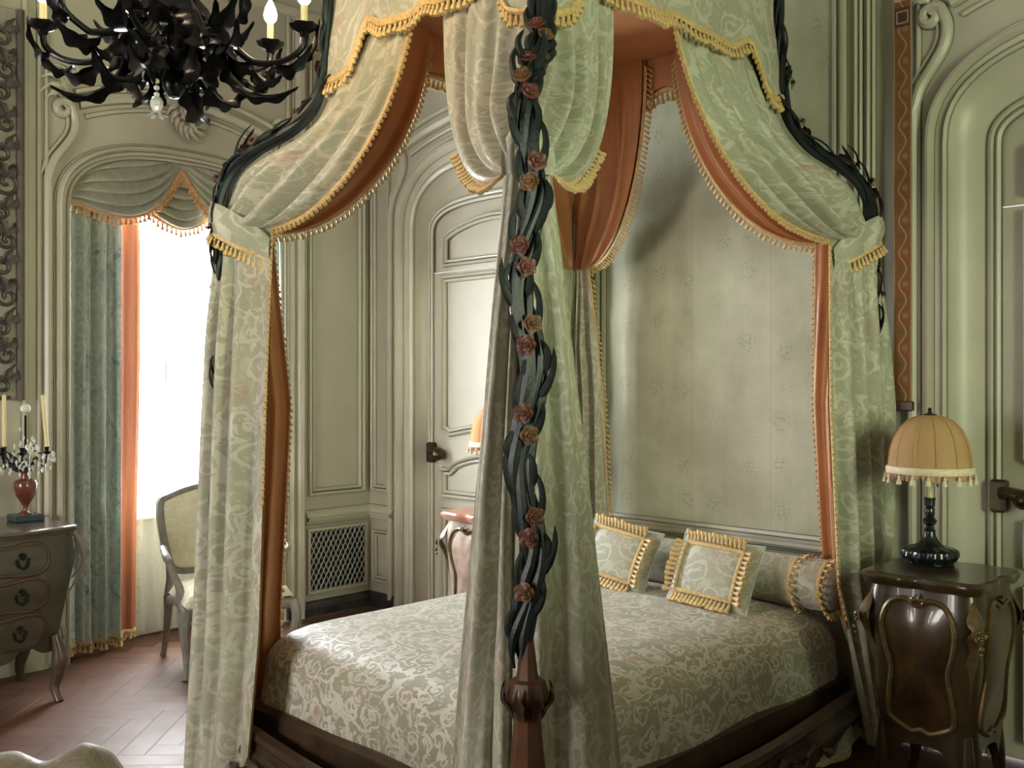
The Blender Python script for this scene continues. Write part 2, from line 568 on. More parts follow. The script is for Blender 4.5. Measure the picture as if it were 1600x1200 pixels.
    def leaf(self, path, width, side, lobes=4, cup=0.25, tip=0.75):
        """a carved leaf: spine path, half width, side vector; notched outline, raised midrib"""
        path = spline(path, max(len(path), 6 * int(lobes) + 1))
        k = len(path)
        rows = []
        sd = Vector(side).normalized()
        for i, p in enumerate(path):
            t = i / (k - 1)
            tg = (path[min(i + 1, k - 1)] - path[max(i - 1, 0)]).normalized()
            s = (sd - tg * sd.dot(tg)).normalized()
            nn = tg.cross(s)
            w = width * (math.sin(PI * min(1, t ** tip * 0.97 + 0.03)) ** 0.8) * (0.78 + 0.22 * math.cos(2 * PI * lobes * t)) + width * 0.04
            rows.append([p + s * w * a - nn * (cup * w * (a * a)) + nn * (0.12 * w if a == 0 else 0) for a in (-1, -0.5, 0, 0.5, 1)])
        self.pts(rows)
        back = [[q - (path[0] - path[0]) + Vector((0, 0, -0.0)) for q in r] for r in rows]
        th = width * 0.10
        for i, r in enumerate(back):
            tg = (path[min(i + 1, k - 1)] - path[max(i - 1, 0)]).normalized()
            s = (sd - tg * sd.dot(tg)).normalized()
            nn = tg.cross(s)
            back[i] = [q - nn * th for q in r][::-1]
        self.pts(back)
        return self

    def ball(self, c, r, n=10, m=6, sz=1.0):
        c = Vector(c)
        self.grid(lambda u, v: c + Vector((math.cos(2 * PI * u) * math.sin(PI * v) * r, math.sin(2 * PI * u) * math.sin(PI * v) * r, -math.cos(PI * v) * r * sz)), n, m, cu=True)
        return self

    def rosette(self, c, nrm, R, petals=5, layers=2, up=None):
        c, nrm = Vector(c), Vector(nrm).normalized()
        a = nrm.orthogonal().normalized()
        b = nrm.cross(a)
        for L in range(layers):
            rr = R * (1 - 0.36 * L)
            ph = L * 0.6

            def fn(u, v, rr=rr, ph=ph, L=L):
                th = 2 * PI * u
                rad = rr * v * (0.80 + 0.20 * abs(math.cos(petals * th / 2 + ph)))
                h = R * (0.10 + 0.24 * L) + R * 0.42 * (v ** 1.2) * (1 - 0.75 * v) * 1.5 + R * 0.08 * math.cos(petals * th + 2 * ph) * v
                return c + a * (rad * math.cos(th)) + b * (rad * math.sin(th)) + nrm * h
            self.grid(fn, petals * 4, 4, cu=True)
        self.ball(c + nrm * R * 0.5, R * 0.26, 8, 5)
        return self

    def xf(self, mat):
        self.v = [tuple(mat @ Vector(p)) for p in self.v]
        return self

    def build(self, name, mat, parent=None, sharp=40, label=None, kind=None):
        me = bpy.data.meshes.new(name)
        me.from_pydata(self.v, [], self.f)
        lay = me.uv_layers.new(name='UVMap')
        li = [0] * len(me.loops)
        me.loops.foreach_get('vertex_index', li)
        flat = []
        for i in li:
            flat += self.uv[i]
        lay.data.foreach_set('uv', flat)
        me.materials.append(mat)
        me.polygons.foreach_set('use_smooth', [True] * len(me.polygons))
        if sharp:
            me.set_sharp_from_angle(angle=math.radians(sharp))
        me.update()
        o = bpy.data.objects.new(name, me)
        COL.objects.link(o)
        attach(o, parent)
        if label:
            o['label'] = label
        if kind:
            o['kind'] = kind
        return o


def attach(o, parent):
    if parent is not None:
        o.parent = parent
        if parent.type == 'EMPTY':
            o.matrix_parent_inverse = Matrix.Translation(-Vector(parent.location))


def thing(name, label, cat, loc=(0, 0, 0), group=None):
    o = bpy.data.objects.new(name, None)
    o.empty_display_size = 0.1
    COL.objects.link(o)
    o.location = loc
    tag(o, label, cat, group)
    return o


def tag(o, label, cat, group=None):
    o['label'], o['category'] = label, cat
    if group:
        o['group'] = group
    return o


def struct(o, label=None):
    o['kind'] = 'structure'
    if label:
        o['label'] = label
    return o


def lerp(a, b, t):
    return a + (b - a) * t


def smooth(t):
    t = max(0.0, min(1.0, t))
    return t * t * (3 - 2 * t)


def interp(xs, ys, x):
    """piecewise linear; ys may be numbers or tuples"""
    if x <= xs[0]:
        return ys[0]
    for i in range(len(xs) - 1):
        if x <= xs[i + 1]:
            t = (x - xs[i]) / (xs[i + 1] - xs[i])
            if hasattr(ys[0], '__len__'):
                return tuple(lerp(p, q, t) for p, q in zip(ys[i], ys[i + 1]))
            return lerp(ys[i], ys[i + 1], t)
    return ys[-1]


def spline(pts, n):
    """Catmull-Rom through points, n samples"""
    P = [Vector(p) for p in pts]
    P = [P[0] * 2 - P[1]] + P + [P[-1] * 2 - P[-2]]
    segs = len(P) - 3
    out = []
    for i in range(n):
        x = i / (n - 1) * segs
        k = min(int(x), segs - 1)
        t = x - k
        a, b, c, d = P[k:k + 4]
        out.append(0.5 * ((2 * b) + (c - a) * t + (2 * a - 5 * b + 4 * c - d) * t * t + (3 * b - a - 3 * c + d) * t ** 3))
    return out


def bez(p0, p1, p2, p3, t):
    s = 1 - t
    return Vector(p0) * s ** 3 + Vector(p1) * 3 * s * s * t + Vector(p2) * 3 * s * t * t + Vector(p3) * t ** 3


def resample(pts, step):
    pts = [Vector(p) for p in pts]
    L = [0]
    for a, b in zip(pts, pts[1:]):
        L.append(L[-1] + (b - a).length)
    n = max(2, int(L[-1] / step))
    out, k = [], 0
    for i in range(n + 1):
        d = L[-1] * i / n
        while k < len(L) - 2 and L[k + 1] < d:
            k += 1
        t = (d - L[k]) / max(1e-9, L[k + 1] - L[k])
        out.append(pts[k].lerp(pts[k + 1], t))
    return out


def tassel_mesh(name, mat, s=1.0, n=6):
    b = MB()
    b.lathe([(0.0015 * s, 0), (0.002 * s, -0.008 * s), (0.0062 * s, -0.012 * s), (0.0045 * s, -0.018 * s), (0.0098 * s, -0.034 * s), (0.0085 * s, -0.039 * s)], n=n)
    o = b.build(name, mat)
    me = o.data
    bpy.data.objects.remove(o)
    return me


TASSEL = {}
TASSEL['gold'] = tassel_mesh('tassel', M['gold'])
TASSEL['gold_brown'] = tassel_mesh('tassel', M['gold_brown'])
TASSEL['cream'] = tassel_mesh('tassel', M['tassel_cream'], 1.15, 8)


def fringe(parent, pts, out=None, step=0.026, kind='gold', size=1.0, braid=0.010, grav=0.8, name='fringe', closed=False):
    """braid along pts with separate tassels; out(i) gives the outward direction"""
    pts = resample(pts, 0.02)
    bm = MB().tube(pts + ([pts[0]] if closed else []), braid, 6, cap=not closed, sx=0.55)
    br = bm.build(name, M[kind if kind != 'cream' else 'tassel_cream'], parent)
    tp = resample(pts, step)
    me = TASSEL[kind]
    for i, p in enumerate(tp):
        o = out(p, i / max(1, len(tp) - 1)) if out else Vector((0, 0, 0))
        d = (Vector(o) + Vector((0, 0, -grav)))
        d = d.normalized() if d.length > 1e-6 else Vector((0, 0, -1))
        q = (-d).to_track_quat('Z', 'Y')
        t = bpy.data.objects.new('tassel', me)
        COL.objects.link(t)
        t.parent = br
        s = size * random.uniform(0.88, 1.12)
        t.matrix_local = Matrix.Translation(p + d * braid * 0.4) @ q.to_matrix().to_4x4() @ Matrix.Scale(s, 4)
    return br

# ================================================================== THE ROOM
FB = lambda s, z, p: (s, -p, z)          # back wall, s = x
FL = lambda s, z, p: (p, s, z)           # left wall, s = y
H = 4.6


def arch_z(s, c, hw, z0, z1, n=2.5):
    return z0 + (z1 - z0) * max(0.0, 1 - min(1, abs((s - c) / hw)) ** n) ** (1 / n)


def arch_path(c, hw, z0, z1, zb=0.0, n=2.5, k=28):
    p = [(c - hw, zb), (c - hw, lerp(zb, z0, 0.5))]
    for i in range(k + 1):
        th = PI - PI * i / k
        cs, sn = math.cos(th), math.sin(th)
        p.append((c + hw * math.copysign(abs(cs) ** (2 / n), cs), z0 + (z1 - z0) * abs(sn) ** (2 / n)))
    p += [(c + hw, lerp(zb, z0, 0.5)), (c + hw, zb)]
    return p


def wall_with_holes(name, frame, s0, s1, holes, mat):
    """holes: (c, hw, z0, z1, zb)"""
    b = MB()
    ss = {s0, s1}
    for c, hw, z0, z1, zb in holes:
        for i in range(33):
            ss.add(c - hw * math.cos(PI * i / 32))
    ss = sorted(ss)
    for a, d in zip(ss, ss[1:]):
        m = (a + d) / 2
        hole = next((h for h in holes if abs(m - h[0]) < h[1]), None)
        if hole:
            c, hw, z0, z1, zb = hole
            b.pts([[frame(a, arch_z(a, c, hw, z0, z1), 0), frame(a, H, 0)], [frame(d, arch_z(d, c, hw, z0, z1), 0), frame(d, H, 0)]])
            if zb > 0:
                b.pts([[frame(a, 0, 0), frame(a, zb, 0)], [frame(d, 0, 0), frame(d, zb, 0)]])
        else:
            b.pts([[frame(a, 0, 0), frame(a, H, 0)], [frame(d, 0, 0), frame(d, H, 0)]])
    return struct(b.build(name, mat))


DOOR1 = (1.17, 0.67, 2.62, 3.02, 0)
DOOR2 = (4.84, 0.772, 2.62, 3.02, 0)
WIN1 = (-1.42, 0.70, 2.58, 2.94, 0)
wall_back = wall_with_holes('wall_back', FB, -0.4, 8.5, [DOOR1, DOOR2], M['paint'])
wall_left = wall_with_holes('wall_left', FL, -7.5, 0.2, [WIN1], M['paint'])
FR = lambda s, z, p: (8.5 - p, s, z)
FF = lambda s, z, p: (s, -7.5 + p, z)
wall_right = wall_with_holes('wall_right', FR, -7.5, 0.2, [(-2.9, 0.65, 3.1, 3.2, 0.95)], M['paint'])
wall_front = wall_with_holes('wall_front', FF, -0.2, 8.7, [(2.3, 0.80, 2.6, 2.65, 0.85)], M['paint'])
ceiling = struct(MB().box((-0.2, -7.7, H), (8.7, 0.3, H + 0.1)).build('ceiling', M['ceiling']))
floor = struct(MB().box((-0.6, -7.9, -0.12), (8.9, 0.4, -0.004)).build('floor', M['floor']))

# parquet laid herringbone, one object per plank where the floor shows
W_, L_ = 0.115, 5
me_plank = MB().box((0.0004, 0.0004, -0.01), (L_ * W_ - 0.0004, W_ - 0.0004, 0.0), 0.0006).build('plank', M['plank'])
plank_mesh = me_plank.data
bpy.data.objects.remove(me_plank)
R45 = Matrix.Rotation(PI / 4, 4, 'Z')
n_pl = 0
for i in range(-60, 60):
    for j in range(-14, 14):
        ox, oy = (i + L_ * j) * W_, (i - L_ * j) * W_
        for vert in (0, 1):
            if vert:
                m = Matrix.Translation((ox + (L_ + 1) * W_, oy + (1 - L_) * W_, 0)) @ Matrix.Rotation(PI / 2, 4, 'Z')
            else:
                m = Matrix.Translation((ox, oy, 0))
            m = R45 @ m
            c = m @ Vector((L_ * W_ / 2, W_ / 2, 0))
            if 0.02 < c.x < 2.55 and -3.75 < c.y < -0.7 and c.y < -1.9 + 1.25 * (2.6 - c.x) and c.y > -2.45 - 0.62 * c.x - 0.35:
                n_pl += 1
                if n_pl > 298:
                    continue
                o = bpy.data.objects.new('plank', plank_mesh)
                COL.objects.link(o)
                o.parent = floor
                o.matrix_local = m

# ---- profiles
P_PANEL = [(-0.022, 0), (-0.022, 0.014), (-0.012, 0.024), (-0.004, 0.022), (0.000, 0.008), (0.004, 0.008), (0.008, 0.026), (0.018, 0.034), (0.026, 0.026), (0.028, 0)]
P_BEAD = [(-0.012, 0), (-0.010, 0.010), (0, 0.016), (0.010, 0.010), (0.012, 0)]


def scaled(prof, a, b=None):
    return [(o * a, h * (b or a)) for o, h in prof]


P_SURR = [(0, 0), (0, 0.018), (0.018, 0.030), (0.036, 0.022), (0.045, 0.010), (0.105, 0.010), (0.112, 0.034), (0.132, 0.056), (0.158, 0.052), (0.178, 0.030), (0.185, 0.012), (0.205, 0.014), (0.212, 0)]


def dark_lines(path, prof, frame, parent, closed=False, w=0.0032):
    """thin dark strips laid along the grooves and edges of the mouldings"""
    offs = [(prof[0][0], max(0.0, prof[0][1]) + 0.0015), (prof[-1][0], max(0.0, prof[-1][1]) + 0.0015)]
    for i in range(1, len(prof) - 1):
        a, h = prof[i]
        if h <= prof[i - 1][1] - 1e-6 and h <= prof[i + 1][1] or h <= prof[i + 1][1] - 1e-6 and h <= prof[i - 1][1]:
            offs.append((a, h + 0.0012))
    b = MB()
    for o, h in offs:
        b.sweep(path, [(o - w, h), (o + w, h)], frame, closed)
    return b.build('dark_line', M['dark_lines'], parent, kind='stuff')


def trim(path, prof, frame, parent, name='moulding', closed=False, mat='paint_trim', lines=True):
    o = MB().sweep(path, prof, frame, closed).build(name, M[mat], parent, sharp=32)
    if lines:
        dark_lines(path, prof, frame, o, closed)
    return o


def rect(s0, s1, z0, z1):
    return [(s0, z0), (s0, z1), (s1, z1), (s1, z0)]


def reveal(name, hole, frame, depth, splay, parent, mat):
    c, hw, z0, z1, zb = hole
    a = arch_path(c, hw, z0, z1, zb)
    b = arch_path(c, hw - splay, z0, z1 - splay, zb)
    rows = []
    for k in range(5):
        t = k / 4
        rows.append([frame(lerp(p[0], q[0], t ** 1.4), lerp(p[1], q[1], t ** 1.4), -depth * (t ** 0.8)) for p, q in zip(a, b)])
    return MB().pts(rows).build(name, M[mat], parent)


def spiral(cx, cz, r0, turns, start, sgn=1, n=26):
    return [(cx + math.cos(start + sgn * 2 * PI * turns * i / n) * r0 * (1 - 0.86 * i / n), cz + math.sin(start + sgn * 2 * PI * turns * i / n) * r0 * (1 - 0.86 * i / n)) for i in range(n + 1)]


def carve(parent, frame, spots, name='carving', seed=0, mat='paint_trim'):
    """small relief of leaves growing from a spot: list of (s, z, angle, length, width)"""
    b = MB()
    for s, z, ang, ln, wd in spots:
        pts = []
        for i in range(7):
            t = i / 6
            a = ang + 0.9 * t * t
            pts.append(frame(s + math.cos(a) * ln * t, z + math.sin(a) * ln * t, 0.012 + 0.03 * math.sin(PI * t)))
        n0 = Vector(frame(0, 0, 1)) - Vector(frame(0, 0, 0))
        tg = (Vector(pts[-1]) - Vector(pts[0])).normalized()
        b.leaf(pts, wd, tg.cross(n0), 3, 0.3)
    return b.build(name, M[mat], parent)


def overdoor(frame, c, edge, parent, zt=3.20, rise=0.13, zoff=0.0):
    """scrolled heading: two S scrolls ending in volutes, an upper arched moulding, a cartouche"""
    hw = edge
    top = []
    for i in range(25):
        t = -1 + 2 * i / 24
        top.append((c + t * (hw - 0.04), zoff + zt + rise * (1 - t * t)))
    trim(top, [(-0.05, 0), (-0.045, 0.028), (-0.02, 0.044), (0.002, 0.034), (0.012, 0.010), (0.034, 0.010), (0.038, 0.030), (0.055, 0.034), (0.062, 0)], frame, parent)
    trim([(p[0] * 0.93 + c * 0.07, p[1] - 0.085) for p in top], P_BEAD, frame, parent)
    for sg in (-1, 1):
        loc = [(-0.115, 2.74), (-0.085, 2.84), (-0.03, 2.92), (0.02, 3.0), (0.032, 3.08), (0.012, 3.15)]
        pts = [(q.x, q.y) for q in [Vector((a, z, 0)) for a, z in loc]]
        pts = [(v.x, v.y) for v in spline([(a, z, 0) for a, z in loc], 16)]
        pts[0] = (-0.118, 2.74)
        pts = [(-0.118, 0.03), (-0.118, 1.4), (-0.118, 2.5)] + pts
        sp = spiral(-0.035, 3.135, 0.052, 1.25, 0.25, 1)
        pts = [(c - hw + x if sg == 1 else c + hw - x, z + zoff) for x, z in pts + sp]
        trim(pts, [(-0.024, 0), (-0.022, 0.02), (-0.008, 0.034), (0.008, 0.034), (0.022, 0.02), (0.024, 0)], frame, parent)
        trim(pts[3:19], [(0.03, 0), (0.036, 0.014), (0.046, 0.014), (0.05, 0)], frame, parent)
        s0 = pts[-1][0]
        sp_ = []
        for q in range(9):
            an = PI / 2 + sg * (0.9 - 0.22 * q)
            sp_.append((s0 + sg * 0.02 * math.sin(q), 3.19 + zoff + 0.012 * q, an, 0.10 + 0.05 * math.sin(q * 1.7) ** 2, 0.020))
        carve(parent, frame, sp_)
    z = zt + rise + zoff
    sp_ = []
    for q in range(16):
        an = 2 * PI * q / 16
        sp_.append((c + math.cos(an) * 0.03, z - 0.08 + math.sin(an) * 0.05, an, 0.10 + 0.06 * abs(math.sin(an)) ** 2, 0.020))
    carve(parent, frame, sp_, name='cartouche')
    b = MB()
    nr = Vector(frame(0, 0, 1)) - Vector(frame(0, 0, 0))
    b.rosette(frame(c, z - 0.08, 0.03), nr, 0.06, 6)
    b.rosette(frame(c + 0.03, z - 0.19, 0.02), nr, 0.035, 5)
    b.build('carved_flower', M['paint_trim'], parent)


# ---- left wall: window bay, pilasters, grille corner
reveal('window_reveal', WIN1, FL, 0.40, 0.02, wall_left, 'paint_trim')
trim(arch_path(*WIN1), scaled(P_SURR, 0.42, 0.8), FL, wall_left, 'window_surround')
overdoor(FL, -1.42, 0.70, wall_left)
for a in (-2.285, -2.245):
    trim([(a, 0.0), (a, 4.04)], P_BEAD, FL, wall_left)
trim([(-2.36, 0.0), (-2.36, 4.04)], scaled(P_BEAD, 1.4), FL, wall_left)
trim([(-0.60, 0.0), (-0.60, 4.04)], [(-0.04, 0), (-0.036, 0.03), (-0.015, 0.05), (0.01, 0.045), (0.03, 0.025), (0.036, 0.012), (0.05, 0.012), (0.052, 0)], FL, wall_left, 'pilaster')
trim([(-0.685, 0.0), (-0.685, 4.04)], P_BEAD, FL, wall_left)
trim(rect(-0.50, -0.085, 0.845, 3.92), P_PANEL, FL, wall_left, 'panel_moulding', True)
P_RAIL = [(-0.045, 0), (-0.042, 0.012), (-0.020, 0.016), (-0.016, 0.030), (0.004, 0.034), (0.010, 0.020), (0.03, 0.016), (0.05, 0.006), (0.055, 0)]
P_RAIL = scaled(P_RAIL, 1.0, 1.6)
trim([(-0.548, 0.665), (0.0, 0.665)], P_RAIL, FL, wall_left, 'dado_rail')
trim([(0.0, 0.665), (0.285, 0.665)], P_RAIL, FB, wall_back, 'dado_rail')
trim(rect(0.062, 0.215, 0.845, 3.92), scaled(P_PANEL, 0.9), FB, wall_back, 'panel_moulding', True)
trim(rect(0.075, 0.205, 0.20, 0.52), scaled(P_PANEL, 0.8), FB, wall_back, 'panel_moulding', True)
struct(MB().sweep([(-0.7, 0.0), (0.0, 0.0)], [(0, 0.035), (0.055, 0.035), (0.06, 0.028), (0.09, 0.02), (0.10, 0)], FL).build('baseboard_left', M['plinth']))
struct(MB().sweep([(0.0, 0.0), (0.30, 0.0)], [(0, 0.035), (0.055, 0.035), (0.06, 0.028), (0.09, 0.02), (0.10, 0)], FB).build('baseboard_back', M['plinth']))

# air grille of crossed bars in the corner
grille = thing('air_grille', 'grey diamond lattice air grille low in the corner panelling', 'air grille', (0.01, -0.285, 0.14))
GY0, GY1, GZ0, GZ1 = -0.528, -0.042, 0.155, 0.588
MB().box((0.001, GY0 - 0.008, GZ0 - 0.008), (0.006, GY1 + 0.008, GZ1 + 0.008)).build('backing', M['black'], grille)
b = MB().sweep(rect(GY0, GY1, GZ0, GZ1), [(-0.012, 0.004), (-0.012, 0.022), (0.006, 0.022), (0.008, 0.004)], FL, True)
b.build('frame', M['paint_trim'], grille)
cw, ch = 0.0405, 0.072
for sg in (1, -1):
    for k in range(-16, 30):
        # line y = GY0 + t*cw, z = base + sg*t*ch, clipped to the frame
        base = GZ0 + (k * ch if sg == 1 else k * ch + 0.0)
        seg = []
        n = 240
        for i in range(n + 1):
            y = lerp(GY0, GY1, i / n)
            z = base + sg * (y - GY0) / cw * ch
            if GZ0 <= z <= GZ1:
                seg.append((0.014 + 0.002 * sg, y, z))
        if len(seg) > 4:
            MB().tube([seg[0], seg[-1]], 0.0042, 4, sx=1.3, up=(1, 0, 0)).build('grille_bar', M['grille'], grille)

# ---- window
window_1 = thing('window_1', 'tall white casement window behind sheer curtains', 'window', (-0.34, -1.42, 0))
window_1['kind'] = 'structure'
MB().box((-0.40, -2.15, 0), (-0.30, -0.69, 0.74), 0.01).build('apron', M['paint_trim'], window_1)
MB().box((-0.42, -2.15, 0.74), (-0.22, -0.69, 0.785), 0.008).build('window_sill', M['window_white'], window_1)
fr = MB()
fr.box((-0.38, -2.15, 0.785), (-0.31, -2.06, 3.1))
fr.box((-0.38, -0.78, 0.785), (-0.31, -0.69, 3.1))
fr.box((-0.38, -2.06, 2.88), (-0.31, -0.78, 3.1))
fr.build('window_frame', M['window_white'], window_1)
for sg in (-1, 1):
    a, d = (-2.055, -1.425) if sg < 0 else (-1.415, -0.785)
    c = MB()
    c.box((-0.37, a, 0.79), (-0.32, a + 0.05, 2.875))
    c.box((-0.37, d - 0.05, 0.79), (-0.32, d, 2.875))
    c.box((-0.37, a + 0.05, 0.79), (-0.32, d - 0.05, 0.86))
    c.box((-0.37, a + 0.05, 2.81), (-0.32, d - 0.05, 2.875))
    for z in (1.48, 2.15):
        c.box((-0.365, a + 0.05, z), (-0.325, d - 0.05, z + 0.035))
    cs = c.build('casement', M['window_white'], window_1)
    for z0, z1 in ((0.86, 1.48), (1.515, 2.15), (2.185, 2.81)):
        MB().box((-0.348, a + 0.05, z0), (-0.343, d - 0.05, z1)).build('pane', M['glass'], cs)
lt = MB().tube([(-0.305, -1.42, 0.9), (-0.305, -1.42, 2.7)], 0.009, 8)
lt.box((-0.315, -1.44, 1.60), (-0.28, -1.40, 1.74), 0.006)
lt.build('window_latch', M['bronze'], window_1)

for wname, fr_, c, hw, zt, lab in (('window_2', FR, -2.9, 0.65, 3.2, 'garden window in the right wall'), ('window_3', FF, 2.3, 0.80, 2.65, 'window in the wall opposite the bed')):
    w = thing(wname, lab, 'window', fr_(c, 0.95, 0))
    w['kind'] = 'structure'
    MB().sweep(rect(c - hw, c + hw, 0.95, zt), [(-0.10, 0), (-0.10, 0.03), (0.0, 0.04), (0.05, 0.03), (0.05, -0.06), (0.0, -0.06)], fr_, True).build('window_frame', M['window_white'], w)
    for sg in (-1, 1):
        s0, s1 = (c - hw, c) if sg < 0 else (c, c + hw)
        MB().sweep(rect(s0 + 0.02, s1 - 0.01, 0.97, zt - 0.02), [(-0.05, -0.06), (-0.05, -0.02), (0.0, -0.02), (0.0, -0.06)], fr_, True).build('casement', M['window_white'], w)
        MB().pts([[fr_(s0, 0.95, -0.04), fr_(s0, zt, -0.04)], [fr_(s1, 0.95, -0.04), fr_(s1, zt, -0.04)]]).build('pane', M['glass'], w)


# ---- doors on the back wall
def shaped_panel(s0, s1, z0, z1, top='flat', bot='flat', d=0.06):
    """outline with shouldered, arched or curved ends, counter-clockwise from lower left upwards"""
    c = (s0 + s1) / 2
    p = []
    if bot == 'flat':
        p += [(s0, z0)]
    else:
        for i in range(13):
            t = i / 12
            x = lerp(s1 - d, s0 + d, t)
            p.append((x, z0 + d * 0.7 + d * 0.8 * math.sin(PI * t)))
        p = [(s1, z0 + d)] + p + [(s0, z0 + d)]
        p = p[1:-1] + [(s0, z0 + d * 1.2)]
    if top == 'flat':
        p += [(s0, z1), (s1, z1)]
    elif top == 'arch':
        for i in range(15):
            t = i / 14
            p.append((lerp(s0, s1, t), z1 - 0.10 + 0.10 * math.sin(PI * t) ** 0.8))
    else:
        p += [(s0, z1 - 0.11), (s0 + d, z1 - 0.11)]
        for i in range(13):
            t = i / 12
            p.append((lerp(s0 + d, s1 - d, t), z1 - 0.11 + 0.11 * math.sin(PI * t) ** 0.55))
        p += [(s1 - d, z1 - 0.11), (s1, z1 - 0.11)]
    p += [(s1, z0)] if bot == 'flat' else [(s1, z0 + d * 1.2)]
    return p


def make_door(name, hole, splay, lab):
    c, hw, z0, z1, _ = hole
    t = thing(name, lab, 'door', (c, 0.1, 0))
    t['kind'] = 'structure'
    FD = lambda s, z, p: (s, 0.10 - p, z)
    dh = hw - splay                       # half width of the leaf
    reveal('door_reveal', hole, FB, 0.12, splay, wall_back, 'paint_trim')
    # jamb bead
    MB().sweep(arch_path(c, dh, 2.60, 2.80, 0, 2.8), [(-0.02, 0), (-0.02, 0.012), (-0.008, 0.02), (0.004, 0.01), (0.02, 0.016), (0.034, 0.01), (0.036, -0.02)], FD).build('jamb_moulding', M['paint_trim'], t)
    MB().box((c - dh - 0.3, 0.112, 2.344), (c + dh + 0.3, 0.15, 3.3)).build('transom_panel', M['paint'], t)
    MB().sweep(shaped_panel(c - dh + 0.145, c + dh - 0.145, 2.40, 2.665, 'arch'), scaled(P_PANEL, 0.9), FD, True).build('transom_moulding', M['paint_trim'], t)
    dark_lines(shaped_panel(c - dh + 0.145, c + dh - 0.145, 2.40, 2.665, 'arch'), scaled(P_PANEL, 0.9), FD, t, True)
    dark_lines(arch_path(c, dh, 2.60, 2.80, 0, 2.8), [(-0.022, 0), (0.004, 0.02), (0.006, 0.011), (0.01, 0.02), (0.036, 0.002)], FD, t)
    lf = MB().box((c - dh - 0.02, 0.10, 0.012), (c + dh + 0.02, 0.14, 2.338), 0.004).build('door_leaf', M['paint'], t)
    a, d = c - dh + 0.135, c + dh - 0.135
    for zz in ((1.215, 2.29, 'flat', 'curve'), (0.845, 1.10, 'bump', 'flat'), (0.12, 0.715, 'flat', 'flat')):
        MB().sweep(shaped_panel(a, d, zz[0], zz[1], zz[2], zz[3]), P_PANEL, FD, True).build('panel_moulding', M['paint_trim'], lf)
        dark_lines(shaped_panel(a, d, zz[0], zz[1], zz[2], zz[3]), P_PANEL, FD, lf, True)
    # lever lock on the left stile
    k = MB()
    x0 = c - dh + 0.02
    k.box((x0 - 0.035, 0.060, 1.045), (x0 + 0.03, 0.10, 1.185), 0.010)
    k.tube([(x0 + 0.01, 0.055, 1.13), (x0 + 0.05, 0.045, 1.134), (x0 + 0.10, 0.045, 1.115), (x0 + 0.125, 0.05, 1.095)], [0.026, 0.024, 0.038, 0.028], 10)
    k.ball((x0 + 0.105, 0.045, 1.108), 0.045, 12, 8, 0.9)
    k.build('door_handle', M['bronze'], lf, label='dark bronze lever handle')
    return t


trim(arch_path(*DOOR1), P_SURR, FB, wall_back, 'door_surround')
trim(arch_path(*DOOR2), scaled(P_SURR, 0.5, 0.9), FB, wall_back, 'door_surround')
door_1 = make_door('door_1', DOOR1, 0.067, 'panelled sage door left of the bed')
door_2 = make_door('door_2', DOOR2, 0.168, 'panelled sage door right of the bed')
overdoor(FB, 1.17, 0.80, wall_back, zoff=0.04)
overdoor(FB, 4.84, 0.80, wall_back, zoff=0.05)

# ---- silk panel behind the bed, with its frame and rails
SX0, SX1, SZ0, SZ1 = 2.18, 3.555, 0.86, 4.0
MB().grid(lambda u, v: (lerp(SX0, SX1, u), -0.006, lerp(SZ0, SZ1, v)), 4, 4, uvfn=lambda u, v: (lerp(SX0, SX1, u), lerp(SZ0, SZ1, v))).build('silk_panel', M['wall_silk'], wall_back, label='faded green silk wall panel with sprigs')
trim(rect(SX0, SX1, SZ0, SZ1), [(-0.006, 0.006), (-0.006, 0.02), (0.010, 0.026), (0.014, 0.012), (0.030, 0.012), (0.036, 0.030), (0.052, 0.034), (0.058, 0)], FB, wall_back, 'panel_frame', True)
trim([(2.1, 0.80), (3.76, 0.80)], [(-0.02, 0), (-0.018, 0.012), (-0.008, 0.012), (-0.004, 0.026), (0.012, 0.03), (0.018, 0.014), (0.04, 0.014), (0.045, 0)], FB, wall_back, 'dado_rail')
for a in (3.675, 3.735):
    trim([(a, 0.0), (a, 4.04)], scaled(P_PANEL, 0.75), FB, wall_back)
trim([(2.09, 0.0), (2.09, 4.04)], scaled(P_PANEL, 0.75), FB, wall_back)
trim([(3.945, 0.0), (3.945, 4.04)], P_BEAD, FB, wall_back)
struct(MB().sweep([(1.95, 0.0), (3.95, 0.0)], [(0, 0.02), (0.12, 0.02), (0.14, 0.006), (0.14, 0)], FB).build('baseboard_back', M['paint_trim']))
struct(MB().sweep([(-7.5, 0.0), (-2.24, 0.0)], [(0, 0.02), (0.12, 0.02), (0.14, 0.006), (0.14, 0)], FL).build('baseboard_left', M['paint_trim']))

# ---- cornice with scroll frieze
P_CORN = [(0, 0), (0, 0.045), (0.03, 0.07), (0.05, 0.07), (0.06, 0.05), (0.26, 0.055), (0.27, 0.09), (0.33, 0.13), (0.40, 0.22), (0.47, 0.25), (0.56, 0.30), (0.56, 0)]
t1 = struct(MB().sweep([(-7.5, 4.04), (0.0, 4.04)], P_CORN, FL).build('trim_1', M['paint_trim']))
t2 = struct(MB().sweep([(0.0, 4.04), (8.5, 4.04)], P_CORN, FB).build('trim_2', M['paint_trim']))
for k in range(9):
    y = -0.15 - 0.24 * k
    sp = spiral(y, 4.205, 0.075, 1.3, 0.5, 1 if k % 2 else -1)
    MB().sweep(sp, [(-0.014, 0.05), (-0.01, 0.07), (0.01, 0.07), (0.014, 0.05)], FL).build('frieze_scroll', M['paint_trim'], t1)

